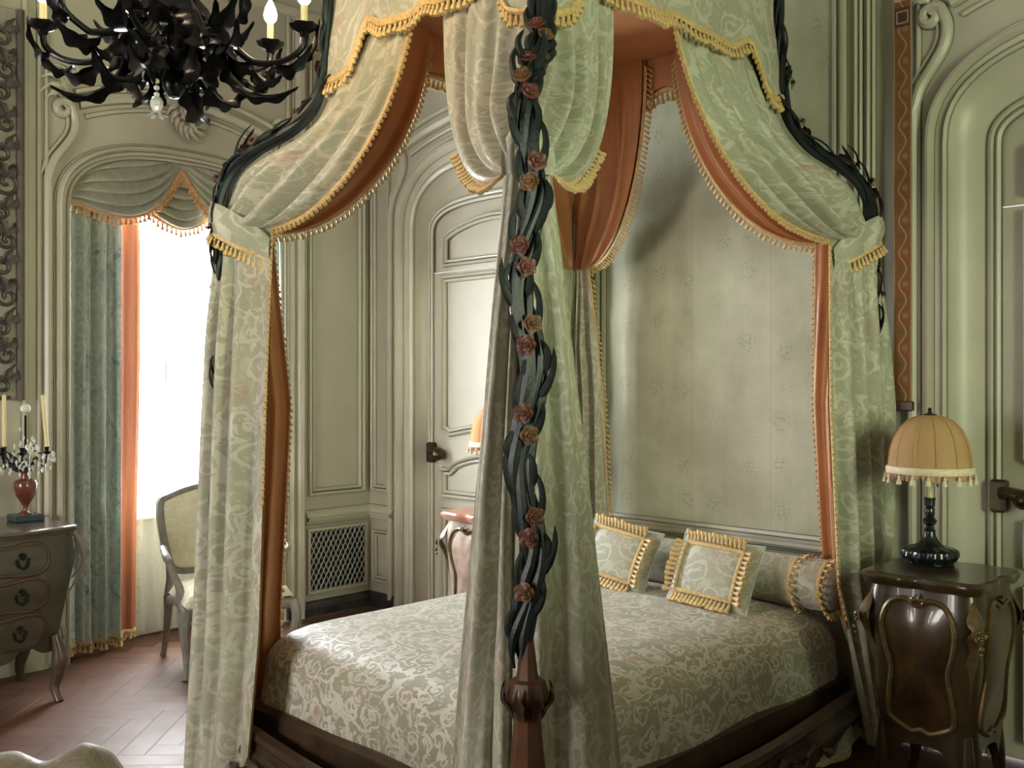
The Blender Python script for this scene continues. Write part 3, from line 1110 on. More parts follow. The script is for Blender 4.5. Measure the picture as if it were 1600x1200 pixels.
# ---- carved mirror frame at the far left
mir = thing('carved_mirror', 'tall carved gilt mirror frame beside the window, above the commode', 'mirror', (0.01, -2.75, 1.5))
MB().box((0.002, -3.5, 1.50), (0.03, -2.375, 3.62), 0.004).build('backboard', plain('faded_gilt_board', (0.30, 0.27, 0.22), 0.5, var=0.2, scale=9), mir)
MB().sweep([(-2.395, 1.50), (-2.395, 3.62)], [(-0.02, 0.02), (-0.018, 0.05), (0, 0.06), (0.02, 0.05), (0.022, 0.02)], FL).build('frame', M['frame_dark'], mir)
mg = MB()
mg.box((0.031, -3.3, 1.75), (0.036, -2.62, 3.35))
mg.build('mirror_glass', plain('mirror_glass', (0.35, 0.33, 0.30), 0.06, metal=0.9, var=0.05), mir)
random.seed(3)
for k in range(13):
    z = 1.58 + 0.155 * k + random.uniform(-0.02, 0.02)
    sg = 1 if k % 2 else -1
    sp = spiral(-2.475 + 0.012 * sg, z, 0.050 + 0.03 * random.random(), 1.1 + 0.4 * random.random(), PI / 2 * sg + random.random(), sg)
    bb = MB().sweep(sp, [(-0.010, 0.03), (-0.008, 0.05), (0, 0.056), (0.008, 0.05), (0.010, 0.03)], FL)
    for a in (0.4, 1.5, 2.6):
        pts = [FL(-2.475 + math.cos(a * sg + 0.6 * t) * 0.09 * t, z + 0.03 + math.sin(a + 0.4 * t) * 0.10 * t, 0.04 + 0.02 * math.sin(PI * t)) for t in [i / 5 for i in range(6)]]
        bb.leaf(pts, 0.02, (0, math.sin(a), -math.cos(a)), 2)
    bb.build('carved_scroll', M['frame_carved'], mir)

# ================================================================== THE BED
BX0, BX1, BY0, BY1 = 2.02, 3.76, -2.30, -0.10
CX0, CX1, CY0, CY1 = 2.425, 3.485, -1.94, -0.56         # crown of the canopy
CORN = {  # post foot, crown corner, direction along side 1, along side 2
    'left': (Vector((BX0, BY0, 0)), Vector((CX0, CY0, 0)), Vector((1, 0, 0)), Vector((0, 1, 0))),
    'near': (Vector((BX1, BY0, 0)), Vector((CX1, CY0, 0)), Vector((-1, 0, 0)), Vector((0, 1, 0))),
    'right': (Vector((BX1 + 0.02, BY1, 0)), Vector((CX1, CY1, 0)), Vector((0, -1, 0)), Vector((-1, 0, 0))),
    'far': (Vector((BX0, BY1, 0)), Vector((CX0, CY1, 0)), Vector((1, 0, 0)), Vector((0, -1, 0))),
}
ARC = [(0.0, 2.20), (0.02, 2.38), (0.11, 2.48), (0.27, 2.55), (0.58, 2.65), (0.76, 2.78), (0.82, 3.0), (0.84, 3.35)]

bed = thing('four_poster_bed', 'carved four poster bed with flower-entwined posts and dark walnut rails', 'bed', (2.89, -1.2, 0))


def post_axis(key, n=90):
    P, C, d1, d2 = CORN[key]
    low = [Vector((P.x, P.y, z)) for z in (0.78, 1.0, 1.25, 1.5, 1.75, 2.0)]
    arc = [Vector((lerp(P.x, C.x, f), lerp(P.y, C.y, f), z)) for f, z in ARC]
    pts = spline(low + arc, n)
    out = (-(d1 + d2)).normalized()
    side = Vector((-out.y, out.x, 0))
    res = []
    for i, p in enumerate(pts):
        sw = 0.020 * math.sin(p.z * 2 * PI / 0.52 + 0.8) * (1 if p.z < 2.3 else 0.5)
        res.append(p + side * sw)
    return res, out, side


def make_post(key):
    P, C, d1, d2 = CORN[key]
    ax, out, side = post_axis(key)
    ped = MB()
    ped.lathe([(0.075, 0), (0.075, 0.05), (0.052, 0.08), (0.060, 0.22), (0.058, 0.36), (0.052, 0.49), (0.041, 0.60), (0.040, 0.655), (0.045, 0.67), (0.062, 0.685), (0.063, 0.705), (0.056, 0.725), (0.052, 0.742), (0.034, 0.748), (0.030, 0.765), (0.026, 0.80), (0.018, 0.86)], (P.x, P.y, 0), 8)
    post = ped.build('post', M['walnut'], bed, sharp=25)
    for k in range(8):
        a = 2 * PI * (k + 0.5) / 8
        d = Vector((math.cos(a), math.sin(a), 0))
        MB().leaf([P + d * (r + 0.004) + Vector((0, 0, z)) for r, z in ((0.036, 0.635), (0.050, 0.665), (0.066, 0.69), (0.070, 0.712), (0.064, 0.735))], 0.020, (-d.y, d.x, 0), 2, 0.2).build('capital_leaf', M['dark_walnut'], post)
    for k in range(6):
        ph = k * PI / 3
        pts, rad = [], []
        for i, p in enumerate(ax):
            t = (ax[min(i + 1, len(ax) - 1)] - ax[max(i - 1, 0)]).normalized()
            s2 = (side - t * side.dot(t)).normalized()
            o2 = t.cross(s2)
            a = ph + p.z * 2 * PI / 1.15 + 0.5 * math.sin(p.z * 9 + k) + (i / len(ax)) * 0.6
            hr = 0.0185 * (1.0 + 0.25 * math.sin(p.z * 12.1 + k * 2))
            pts.append(p + s2 * math.cos(a) * hr * 1.15 + o2 * math.sin(a) * hr * 0.8)
            rad.append(0.0175 * (0.82 + 0.3 * math.sin(p.z * 8 + k * 1.7)) * (1 if p.z < 2.9 else 0.7) * (0.25 + 0.75 * smooth((p.z - 0.78) / 0.10)))
        MB().tube(pts, rad, 7).build('carved_stem', M['bark'], post)
    # clusters of leaves and paired roses climbing the stem
    spots = [0.975, 1.19, 1.465, 1.72, 1.97, 2.20]
    arc_i = [i for i, p in enumerate(ax) if p.z > 2.44]
    idx = [min(range(len(ax)), key=lambda i: abs(ax[i].z - z)) for z in spots] + [arc_i[0], arc_i[len(arc_i) // 4], arc_i[len(arc_i) // 2], arc_i[3 * len(arc_i) // 4]]
    for k, i in enumerate(idx):
        p = ax[i]
        t = (ax[min(i + 1, len(ax) - 1)] - ax[max(i - 1, 0)]).normalized()
        o = (out - t * out.dot(t)).normalized()
        s = t.cross(o)
        sg = 1 if k % 2 else -1
        for q in range(2 if k else 1):
            c = p + o * 0.026 + t * (0.026 - 0.056 * q) + s * (0.014 * sg * (1 - 2 * q))
            MB().rosette(c, o + s * 0.25 * sg * (1 - 2 * q), 0.031, 5, 3).build('carved_rose', M['rose_red' if (k + q) % 3 else 'rose_ochre'], post)
        for q, (sd, ln, dv) in enumerate(((1, 0.15, 0.0), (-1, 0.13, -0.05), (1, 0.10, -0.12), (-1, 0.16, 0.07), (1, 0.12, 0.10))):
            sd *= sg
            base = p + t * dv + s * 0.012 * sd + o * 0.014
            pts = [base + t * (ln * u) + s * sd * (0.010 + 0.020 * math.sin(PI * u * 0.9) + (0.016 * u if q == 0 else 0)) + o * (0.012 * math.sin(PI * u)) for u in [j / 7 for j in range(8)]]
            MB().leaf(pts, 0.017, o.cross(t) * 1.0 + o * 0.3 * sd, 1, 0.5).build('carved_leaf', M['vine_leaf'], post)
    return post


for key in ('near', 'left', 'right', 'far'):
    make_post(key)

# rails: moulded walnut with a curved lower edge and carved middle
def rail(name, a, b_, out):
    a, b_, out = Vector(a), Vector(b_), Vector(out)
    L = (b_ - a).length
    d = (b_ - a).normalized()
    prof = [(0, 0.0), (0.010, 0.02), (0.012, 0.05), (0.026, 0.06), (0.034, 0.085), (0.030, 0.105), (0.014, 0.12), (0.010, 0.15), (0.020, 0.165), (0.016, 0.185), (-0.02, 0.19)]
    rows = []
    for i in range(41):
        t = i / 40
        dz = 0.055 * math.cos(2 * PI * t) - 0.02 + 0.05 * (2 * t - 1) ** 6
        top = 0.018 * math.cos(2 * PI * t)
        bow = 0.035 * math.sin(PI * t)
        rows.append([a + d * (L * t) + out * (o + bow) + Vector((0, 0, 0.055 + lerp(dz, top, z / 0.19) + z)) for o, z in prof])
    r = MB().pts(rows).build(name, M['dark_walnut'], bed, sharp=30)
    c = MB()
    m = a + d * (L * 0.5) + out * 0.07 + Vector((0, 0, 0.135))
    for s in (-1, 1):
        for q in range(5):
            base = m + d * s * (0.04 + 0.12 * q)
            pts = [base + d * s * (0.14 * u) + Vector((0, 0, 0.03 * math.sin(PI * u) * (1 if q % 2 else -1))) + out * 0.012 * math.sin(PI * u) for u in [j / 6 for j in range(7)]]
            c.leaf(pts, 0.022, Vector((0, 0, 1)), 3, 0.3)
    c.rosette(m, out, 0.05, 6)
    c.build('carving', M['dark_walnut'], r)
    return r


rail('foot_rail', (BX0 + 0.04, BY0 - 0.01, 0), (BX1 - 0.04, BY0 - 0.01, 0), (0, -1, 0))
rail('side_rail', (BX1 + 0.01, BY0 + 0.04, 0), (BX1 + 0.01, BY1 - 0.04, 0), (1, 0, 0))
rail('side_rail', (BX0 - 0.01, BY0 + 0.04, 0), (BX0 - 0.01, BY1 - 0.04, 0), (-1, 0, 0))
MB().box((BX0 + 0.06, BY0 + 0.06, 0.16), (BX1 - 0.06, BY1 - 0.05, 0.30), 0.02).build('bed_base', M['dark_walnut'], bed)
MB().box((BX0 + 0.12, BY0 + 0.14, 0.301), (BX1 - 0.12, BY1 - 0.06, 0.48), 0.05).build('mattress', M['cream_ribbon'], bed)

# cloth hung in swags under the rails
for (a, b_, o) in (((BX0 + 0.05, BY0 - 0.005), (BX1 - 0.05, BY0 - 0.005), (0, -1)), ((BX1 + 0.005, BY0 + 0.05), (BX1 + 0.005, BY1 - 0.12), (1, 0))):
    a, b_, o = Vector((*a, 0)), Vector((*b_, 0)), Vector((*o, 0))

    def sk(u, v):
        p = a.lerp(b_, u)
        sw = abs(math.sin(PI * 4 * u))
        z = lerp(0.20, 0.03 + 0.045 * (1 - sw), v)
        return p + o * (0.012 + 0.035 * v * sw + 0.012 * math.sin(u * 60 + 4 * v) * v) + Vector((0, 0, z))
    s = MB().grid(sk, 160, 8, uvfn=lambda u, v: (u * 2, v * 0.25)).build('skirt', M['brocade'], bed)
    fringe(s, [sk(i / 80, 1.0) for i in range(81)], lambda p, t: o * 0.4, step=0.045, size=0.7) if False else None
    MB().tube([sk(i / 120, 1.0) for i in range(121)], 0.010, 6, sx=0.6).build('skirt_braid', M['gold'], s)

# ------------------------------------------------------------------ bed curtains
def catmull5(P, u):
    """five (a, b) nodes at u = -1, -.5, 0, .5, 1"""
    x = (u + 1) * 2
    k = min(3, int(x))
    t = x - k
    q = [P[max(0, k - 1)], P[k], P[k + 1], P[min(4, k + 2)]]
    return tuple(0.5 * ((2 * q[1][c]) + (q[2][c] - q[0][c]) * t + (2 * q[0][c] - 5 * q[1][c] + 4 * q[2][c] - q[3][c]) * t * t + (3 * q[1][c] - q[0][c] - 3 * q[2][c] + q[3][c]) * t ** 3) for c in (0, 1))


ZT = 2.22
NODES = {   # cross-sections of the hanging lengths, (along side 1, along side 2) from the post
    'near': {2.22: [(.115, .02), (.08, .04), (.055, .055), (.04, .08), (.02, .125)],
             1.35: [(.225, .01), (.14, .025), (.075, .075), (.035, .17), (.02, .30)],
             0.49: [(.315, -.005), (.19, .01), (.085, .085), (.02, .23), (.0, .425)],
             0.015: [(.345, -.02), (.20, .0), (.085, .085), (.01, .25), (-.02, .47)]},
    'left': {2.22: [(.20, .12), (.08, .01), (-.012, -.012), (.01, .09), (.08, .19)],
             1.50: [(.35, .0), (.13, -.05), (-.035, -.035), (-.01, .14), (.06, .29)],
             0.63: [(.365, -.04), (.14, -.09), (-.07, -.06), (-.04, .13), (.05, .25)],
             0.015: [(.33, -.08), (.11, -.12), (-.085, -.10), (-.05, .15), (.04, .26)]},
    'right': {2.22: [(.20, .10), (.09, .01), (.0, -.02), (.02, .10), (.10, .22)],
              1.50: [(.40, .0), (.18, -.05), (.0, -.07), (.02, .12), (.02, .27)],
              0.75: [(.34, -.0), (.16, -.06), (.02, -.07), (.02, .10), (.02, .22)],
              0.30: [(.22, -.05), (.14, -.06), (.05, -.06), (.06, .0), (.08, .03)],
              0.04: [(.16, -.075), (.13, -.08), (.09, -.075), (.09, -.03), (.11, -.02)]},
    'far': {2.22: [(.21, .11), (.14, .08), (.075, .075), (.08, .14), (.11, .21)],
            1.50: [(.27, .07), (.17, .07), (.08, .08), (.08, .17), (.09, .27)],
            0.50: [(.33, .06), (.19, .07), (.08, .08), (.08, .18), (.08, .30)],
            0.015: [(.34, .06), (.19, .07), (.08, .08), (.08, .18), (.08, .30)]},
}
WS = {'near': (0.49, 0.37), 'left': (0.41, 0.42), 'right': (0.66, 0.44), 'far': (0.45, 0.5)}
GR_CURT = 'curtains tied to the bed posts'


def bed_curtain(key, label, low_lining=True, low_fringe=(True, True), folds=2.6):
    P, C, d1, d2 = CORN[key]
    nd = NODES[key]
    zs = sorted(nd)
    root = thing('bed_curtain', label, 'bed curtain', (P.x, P.y, 0), GR_CURT)
    ph = {'near': 0.4, 'left': 1.3, 'right': 2.2, 'far': 0.9}[key]

    def plan(u, z):
        row = [interp(zs, [nd[q][k] for q in zs], z) for k in range(5)]
        return catmull5(row, u)

    def low(u, z, inset=0.0):
        a, b = plan(u, z)
        a2, b2 = plan(min(1, u + 0.02), z)
        a1, b1 = plan(max(-1, u - 0.02), z)
        ta, tb = a2 - a1, b2 - b1
        L = math.hypot(ta, tb) or 1
        na, nb = -tb / L, ta / L                       # away from the inside of the bed
        depth = smooth((ZT - z) / 0.5)
        fw = PI * (folds * u * 1.25 + 0.35 * math.sin(4.3 * u + ph) + 0.10 * math.sin(z * 1.9 + 3 * u)) + ph
        f = 2 * abs(math.cos(fw)) - 1.2 + 0.35 * math.sin(2 * PI * folds * 1.7 * u + 1.7 * ph - z * 1.3)
        amp = 0.007 + 0.023 * depth
        edge = 1 - 0.6 * smooth((abs(u) - 0.8) / 0.2)
        off = f * amp * edge - inset
        a += na * off
        b += nb * off
        return P + d1 * a + d2 * b + Vector((0, 0, z))

    NU, NZ = 96, 60
    zlow = min(zs)
    # hanging length, below the tie
    m = MB().grid(lambda u, v: low(2 * u - 1, lerp(ZT, zlow, v)), NU, NZ, uvfn=lambda u, v: ((2 * u - 1) * 0.62, -(1.15 + v * 2.2)))
    m.build('hanging_length', M['brocade'], root, sharp=0)
    if low_lining:
        MB().grid(lambda u, v: low((2 * u - 1) * 0.985, lerp(ZT, max(0.55 if key == 'right' else 0, zlow + 0.01), v), 0.016), 64, 40).build('lining', M['orange'], root, sharp=0)
    # swept-up halves, above the tie
    for h, (d, o, sgn, ws) in enumerate(((d1, -d2, -1, WS[key][0]), (d2, -d1, 1, WS[key][1]))):
        arc = [Vector((lerp(P.x, C.x, f), lerp(P.y, C.y, f), z - 0.035)) + (d1 + d2) * (0.06 if key == 'far' else 0.025) for f, z in ARC[1:-1]][::-1]
        arc = [Vector((C.x, C.y, 3.14)) + (d1 + d2) * 0.02] + arc[1:]
        A = spline(arc + [low(0, ZT)], 60)
        S = C + d * ws + Vector((0, 0, 3.14)) - o * 0.0
        T = low(sgn, ZT)
        c1 = S + Vector((0, 0, -0.52)) + o * 0.04
        c2 = T + Vector((S.x - T.x, S.y - T.y, 0)) * 0.52 + Vector((0, 0, -0.09 if key == 'near' else 0.0)) + o * 0.05
        B = [bez(S, c1, c2, T, i / 59) for i in range(60)]

        def up(u, v, inset=0.0):
            x = v * 59
            k = min(58, int(x))
            t = x - k
            a, b = A[k].lerp(A[k + 1], t), B[k].lerp(B[k + 1], t)
            g = u ** 1.1
            p = a.lerp(b, g)
            end = low(sgn * u, ZT)
            p = p + (end - A[-1].lerp(B[-1], g)) * (v ** 4)
            env = (4 * v * (1 - v)) ** 0.7
            fw = PI * (4.6 * u + 0.4 * math.sin(4.1 * u + ph) + 0.25 * v) + ph
            f = (2 * abs(math.cos(fw)) - 1.2) * (0.55 + 0.6 * v) + 0.3 * math.sin(2 * PI * 6.3 * u + 2 * ph + 1.2 * v)
            sag = 0.045 * env * math.sin(PI * u)
            wi = smooth(u / 0.12)
            p = p + o * (f * 0.044 * env * (1 - 0.55 * smooth((u - 0.85) / 0.15)) * (0.2 + 0.8 * wi) + sag - inset * (1 - v ** 6) * wi) + (d1 + d2) * (inset * 0.8 * (1 - wi))
            p = p + Vector((0, 0, -0.05 * env * math.sin(PI * u)))
            return p
        MB().grid(up, 56, 60, uvfn=lambda u, v: (sgn * u * 0.62, -1.15 * v)).build('swept_half', M['brocade'], root, sharp=0)
        MB().grid(lambda u, v: up(u * 0.985, v, 0.016), 40, 44).build('lining', M['orange'], root, sharp=0)
        inward = d * 1.0
        pts = [up(1, i / 70) for i in range(71)]
        fringe(root, pts[(40 if key == 'near' else 2):], lambda p, t, d=d, o=o: d * 0.75 + o * 0.45, step=0.024, grav=0.62)
        if low_fringe[h]:
            zend = {('left', 0): 1.15, ('right', 0): 0.62, ('right', 1): 0.62}.get((key, h), 0.5)
            pl = [low(sgn, lerp(ZT, zend, i / 60)) for i in range(61)]
            fringe(root, pl, lambda p, t, d=d, o=o: d * 0.7 + o * 0.5, step=0.028, grav=0.75, size=0.75, braid=0.006, kind='gold' if h == 0 else 'gold_brown')
    # tieback: a band laid round the gathered cloth, high at the post and low towards the bed
    drop = 0.035 if key == 'near' else 0.16

    def band(u, v):
        w = 2 * u - 1
        a, b = plan(w * 0.97, ZT)
        a2, b2 = plan(min(1, w + 0.05), ZT)
        a1, b1 = plan(max(-1, w - 0.05), ZT)
        L = math.hypot(a2 - a1, b2 - b1) or 1
        na, nb = -(b2 - b1) / L, (a2 - a1) / L
        off = 0.022 + 0.014 * math.sin(PI * v) + 0.004 * math.sin(w * 17)
        z = ZT + 0.115 - drop * abs(w) ** 1.15 - (0.115 - 0.02 * abs(w)) * v + 0.03 * math.sin(PI * abs(w)) * (1 - v)
        return P + d1 * (a + na * off) + d2 * (b + nb * off) + Vector((0, 0, z))
    MB().grid(band, 56, 6, uvfn=lambda u, v: (u * 0.5, v * 0.12)).build('tieback', M['brocade'], root, sharp=0)
    if key != 'near':
        fp = [band(i / 56, 1.0) for i in range(57)]
        fringe(root, fp, lambda p, t: Vector((p.x - P.x, p.y - P.y, 0)).normalized() * 0.1 - (d1 + d2) * 0.15, step=0.021, name='tieback_fringe', size=1.2)
    return root


bed_curtain('near', 'green brocade bed curtain on the nearest post, hanging either side of it', low_lining=False, low_fringe=(False, False), folds=2.3)
bed_curtain('left', 'green brocade bed curtain with apricot lining tied to the post near the window')
bed_curtain('right', 'green brocade bed curtain with gold tassels tied to the post beside the shaded lamp')
bed_curtain('far', 'bed curtain tied at the far post showing its apricot inside against the wall', low_lining=False, low_fringe=(True, True))

# ------------------------------------------------------------------ canopy
canopy = thing('bed_canopy', 'crowning canopy valance of green brocade with scalloped gold fringe', 'canopy', (2.955, -1.25, 2.8))
KX, KY = 2.955, -1.25
HX, HY = 0.53 + 0.045, 0.69 + 0.045


def ring(t):
    """t 0..4 round the crown, returns plan point and outward"""
    t %= 4
    k, f = int(t), t - int(t)
    pts = [(-HX, -HY), (HX, -HY), (HX, HY), (-HX, HY)]
    a, b = pts[k], pts[(k + 1) % 4]
    n = [(0, -1), (1, 0), (0, 1), (-1, 0)][k]
    return Vector((KX + lerp(a[0], b[0], f), KY + lerp(a[1], b[1], f), 0)), Vector((*n, 0)), f, (2 * HX if k % 2 == 0 else 2 * HY)


def val_bottom(t):
    p, n, f, L = ring(t)
    d = min(f, 1 - f) * L
    z = lerp(2.83, 3.015, smooth((d - 0.13) / 0.10))
    z -= 0.05 * smooth((d - 0.24) / 0.12) * (1 - 0.5 * smooth((d - L * 0.42) / 0.1))
    z -= 0.02 * math.sin(PI * min(1, d / 0.13)) if d < 0.13 else 0
    return z


def val(t, v, inset=0.0, zt=3.55):
    p, n, f, L = ring(t)
    zb = val_bottom(t) + inset * 0.3
    z = lerp(zt, zb, v)
    k = 1.0 + 0.05 * (1 - (z - 2.8) / 0.75) ** 2 - 0.09 * max(0, z - 3.0)
    c = Vector((KX, KY, 0))
    q = c + (p - c) * k
    w = 0.010 * math.sin(t * 24 + 0.6 * math.sin(t * 5)) * v
    return Vector((q.x, q.y, z)) + n * (w - inset)


MB().grid(lambda u, v: val(4 * u, v), 280, 12, cu=True, uvfn=lambda u, v: (u * 4.9, v * 0.7)).build('valance', M['brocade'], canopy, sharp=60)
MB().grid(lambda u, v: val(4 * u, v, 0.022), 200, 8, cu=True).build('lining', M['orange'], canopy, sharp=60)
MB().pts([[val(4 * u / 200, 0) for u in range(200)], [Vector((KX, KY, 3.75)) + (val(4 * u / 200, 0) - Vector((KX, KY, 3.55))) * 0.25 for u in range(200)]], True).build('canopy_roof', M['brocade'], canopy)
MB().box((CX0 - 0.02, CY0 - 0.02, 3.13), (CX1 + 0.02, CY1 + 0.02, 3.16)).build('tester', M['orange'], canopy)
for k in range(4):
    fringe(canopy, [val(k + i / 60, 1.0) for i in range(61)], lambda p, t: Vector((p.x - KX, p.y - KY, 0)).normalized() * 0.15, step=0.026, size=1.25, braid=0.016, grav=1.0)

# ------------------------------------------------------------------ bedspread
def rrect(hx, hy, r, n=40):
    pts = []
    for cx, cy, a0 in ((hx - r, hy - r, 0), (-hx + r, hy - r, PI / 2), (-hx + r, -hy + r, PI), (hx - r, -hy + r, 1.5 * PI)):
        for i in range(n // 4):
            a = a0 + PI / 2 * i / (n // 4 - 1)
            pts.append((cx + r * math.cos(a), cy + r * math.sin(a), math.cos(a), math.sin(a)))
    # fill straight sides
    out = []
    for i, p in enumerate(pts):
        q = pts[(i + 1) % len(pts)]
        m = 24 if i % (n // 4) == n // 4 - 1 else 1
        for k in range(m):
            t = k / m
            out.append(tuple(lerp(p[c], q[c], t) for c in range(4)))
    return out


SPX, SPY = 2.868, -1.155
hx, hy = 0.805, 1.045
rings = [(0.76, 0.612, 0), (0.55, 0.610, 0), (0.36, 0.605, 0), (0.24, 0.597, 0), (0.16, 0.585, 0), (0.10, 0.568, 0.01), (0.06, 0.548, 0.03), (0.03, 0.522, 0.06), (0.012, 0.492, 0.10), (0.003, 0.46, 0.13), (0.0, 0.42, 0.17), (-0.006, 0.37, 0.22), (-0.012, 0.32, 0.27), (-0.016, 0.275, 0.32), (-0.016, 0.255, 0.34)]
rows, uvs = [], []
for ins, z, drop in rings:
    r = max(0.02, min(0.20 - ins * 0.2, hx - ins - 0.005))
    row, uv = [], []
    for k, (x, y, nx, ny) in enumerate(rrect(hx - ins, hy - ins, r)):
        w = 0.006 * math.sin(k * 0.55) * min(1, drop * 5)
        row.append((SPX + x + nx * w, SPY + y + ny * w, z + 0.004 * math.sin(x * 9) * math.sin(y * 7)))
        uv.append((x + nx * drop, y + ny * drop))
    rows.append(row)
    uvs.append(uv)
sp = MB().pts(rows, True, uvs)
sp.fan(rows[0])
bedspread = tag(sp.build('bedspread', M['spread'], sharp=0), 'brocade bedspread of leafy scrolls and pink flowers covering the bed', 'bedspread')

# ------------------------------------------------------------------ bolster and cushions
bol = thing('bolster', 'long brocade bolster with tasselled ends lying against the headwall', 'bolster', (2.9, -0.28, 0.58))
BR, BZ, BYY = 0.112, 0.70, -0.275


def bolf(u, v):
    x = lerp(2.12, 3.70, u)
    e = min(u, 1 - u) * 1.58
    r = BR * (1 - 0.12 * (1 - smooth(e / 0.05)))
    th = 2 * PI * v
    return Vector((x, BYY + math.cos(th) * r * 1.05, BZ + math.sin(th) * r))


MB().grid(bolf, 60, 28, cv=True, uvfn=lambda u, v: (u * 1.6, v * 0.72)).build('cover', M['brocade'], bol, sharp=0)
for x, s in ((2.12, -1), (3.70, 1)):
    MB().grid(lambda u, v: Vector((x + s * 0.03 * (1 - v) ** 0.5, BYY + math.cos(2 * PI * u) * BR * 0.93 * v, BZ + math.sin(2 * PI * u) * BR * 0.88 * v)), 24, 6, cu=True).build('end_cap', M['window_silk'], bol)
for x in (2.16, 2.31, 3.53, 3.67):
    pts = [Vector((x, BYY + math.cos(a) * BR * 1.08, BZ + math.sin(a) * BR * 1.02)) for a in [2 * PI * i / 40 for i in range(41)]]
    fringe(bol, pts, lambda p, t: (Vector((0.8 if x > 3 else -0.8, 0, 0)) + Vector((0, p.y - BYY, p.z - BZ)).normalized() * 0.5), step=0.03, grav=0.35, name='end_fringe', kind='gold')


def cushion(label, c, w, h, lean, yaw, roll):
    root = thing('cushion', label, 'cushion', (c[0], c[1], c[2] - h / 2), 'tasselled cushions on the bed')
    mt = Matrix.Translation(c) @ Matrix.Rotation(yaw, 4, 'Z') @ Matrix.Rotation(-lean, 4, 'X') @ Matrix.Rotation(roll, 4, 'Y')

    def face(sg):
        def fn(u, v):
            x, z = 2 * u - 1, 2 * v - 1
            th = (max(0, 1 - abs(x) ** 2.6) * max(0, 1 - abs(z) ** 2.6)) ** 0.55
            px = x * w / 2 * (1 - 0.05 * (1 - abs(z) ** 2) * (abs(x) ** 6) )
            pz = z * h / 2 * (1 - 0.07 * (1 - abs(x) ** 2) * (abs(z) ** 6))
            return mt @ Vector((px, sg * 0.075 * th, pz))
        return fn
    MB().grid(face(-1), 24, 20, uvfn=lambda u, v: (u * 0.45 + 0.1, v * 0.4)).build('front', M['brocade'], root, sharp=0)
    MB().grid(face(1), 24, 20, uvfn=lambda u, v: (u * 0.45, v * 0.4)).build('back', M['window_silk'], root, sharp=0)
    edge = [(-1, -1), (1, -1), (1, 1), (-1, 1), (-1, -1)]
    pip = []
    for a, b in zip(edge, edge[1:]):
        for k in range(16):
            t = k / 16
            pip.append(face(-1)((lerp(a[0], b[0], t) + 1) / 2, (lerp(a[1], b[1], t) + 1) / 2))
    MB().tube(pip + [pip[0]], 0.006, 6).build('piping', M['window_silk'], root)
    ff = face(-1)
    n0 = (mt.to_3x3() @ Vector((0, -1, 0)))
    cc = mt @ Vector((0, 0, 0))
    q = 0.70
    for a, b in zip(edge, edge[1:]):
        pts = []
        for k in range(13):
            t = k / 12
            pts.append(ff((lerp(a[0], b[0], t) * q + 1) / 2, (lerp(a[1], b[1], t) * (q - 0.02) + 1) / 2) + n0 * 0.008)
        m = mt.to_3x3() @ Vector(((a[0] + b[0]) / 2, 0, (a[1] + b[1]) / 2)).normalized()
        fringe(root, pts, lambda p, t, m=m: m * 1.0 + n0 * 0.35, step=0.021, grav=0.15, size=1.35, name='tassel_border')
    return root


cushion('square brocade cushion framed in gold tassels, fully in view on the bed', (3.26, -0.56, 0.735), 0.42, 0.33, math.radians(24), 0.0, math.radians(3))
cushion('brocade cushion with gold tassels, half hidden behind the nearest curtain', (2.70, -0.545, 0.745), 0.42, 0.33, math.radians(22), math.radians(3), math.radians(8))

# ================================================================== WINDOW CURTAINS
def window_curtain(label, y0, y1, yl, sg, xb=-0.10):
    """brocade from y0 to y1, apricot lining turned out as far as yl"""
    root = thing('window_curtain', label, 'curtain', (-0.1, (y0 + y1) / 2, 0), 'long curtains at the window')

    def fn(u, v):
        y = lerp(y0, y1, u + 0.012 * math.sin(u * 21 + v * 4))
        z = lerp(2.86, 0.075, v)
        d = 0.045 * math.sin(u * 2 * PI * 3.4 + 0.4) + 0.018 * math.sin(u * 2 * PI * 7.7 + v * 1.4)
        return Vector((xb + d * (0.55 + 0.45 * v), y, z))
    MB().grid(fn, 80, 40, uvfn=lambda u, v: (u * 0.8, v * 2.8)).build('cloth', M['window_silk'], root, sharp=0)

    def ln(u, v):
        y = lerp(y1, yl, u)
        z = lerp(2.86, 0.085, v)
        return Vector((-0.135 + 0.016 * math.sin(u * 9 + 0.5 + v) - 0.03 * u, y + 0.012 * math.sin(v * 5) * u, z))
    MB().grid(ln, 20, 30).build('lining', M['apricot_sheer'], root, sharp=0)
    fringe(root, [fn(i / 60, 1.0) for i in range(61)], step=0.032, size=1.2, braid=0.014)
    fringe(root, [ln(i / 20, 1.0) for i in range(21)], step=0.032, size=1.1, braid=0.012)
    fringe(root, [ln(1.0, 0.12 + 0.84 * i / 60) for i in range(61)], lambda p, t: Vector((0, sg, 0)), step=0.05, size=0.55, braid=0.004, grav=0.6, name='edge_fringe', kind='gold_brown')
    return root


window_curtain('blue-green brocade window curtain turned back over its apricot lining, left of the window', -2.10, -1.775, -1.640, 1)
window_curtain('brocade window curtain on the bed side of the window, almost hidden by the bed curtain', -0.722, -1.07, -1.15, -1, -0.055)

for y0, y1, lab in ((-2.06, -1.435, 'white sheer curtain glowing at the window, panel nearer the blue-green curtain'), (-1.405, -0.78, 'white sheer curtain glowing at the window, panel nearer the bed')):
    def sh(u, v, y0=y0, y1=y1):
        return Vector((-0.235 + 0.016 * math.sin(u * 2 * PI * 7 + 0.6 * math.sin(v * 3)) + 0.006 * math.sin(u * 53), lerp(y0, y1, u), lerp(2.9, 0.05, v)))
    s = tag(MB().grid(sh, 90, 12, uvfn=lambda u, v: (u * 2, v * 3)).build('sheer_curtain', M['sheer'], sharp=0), lab, 'curtain', 'sheer curtains')

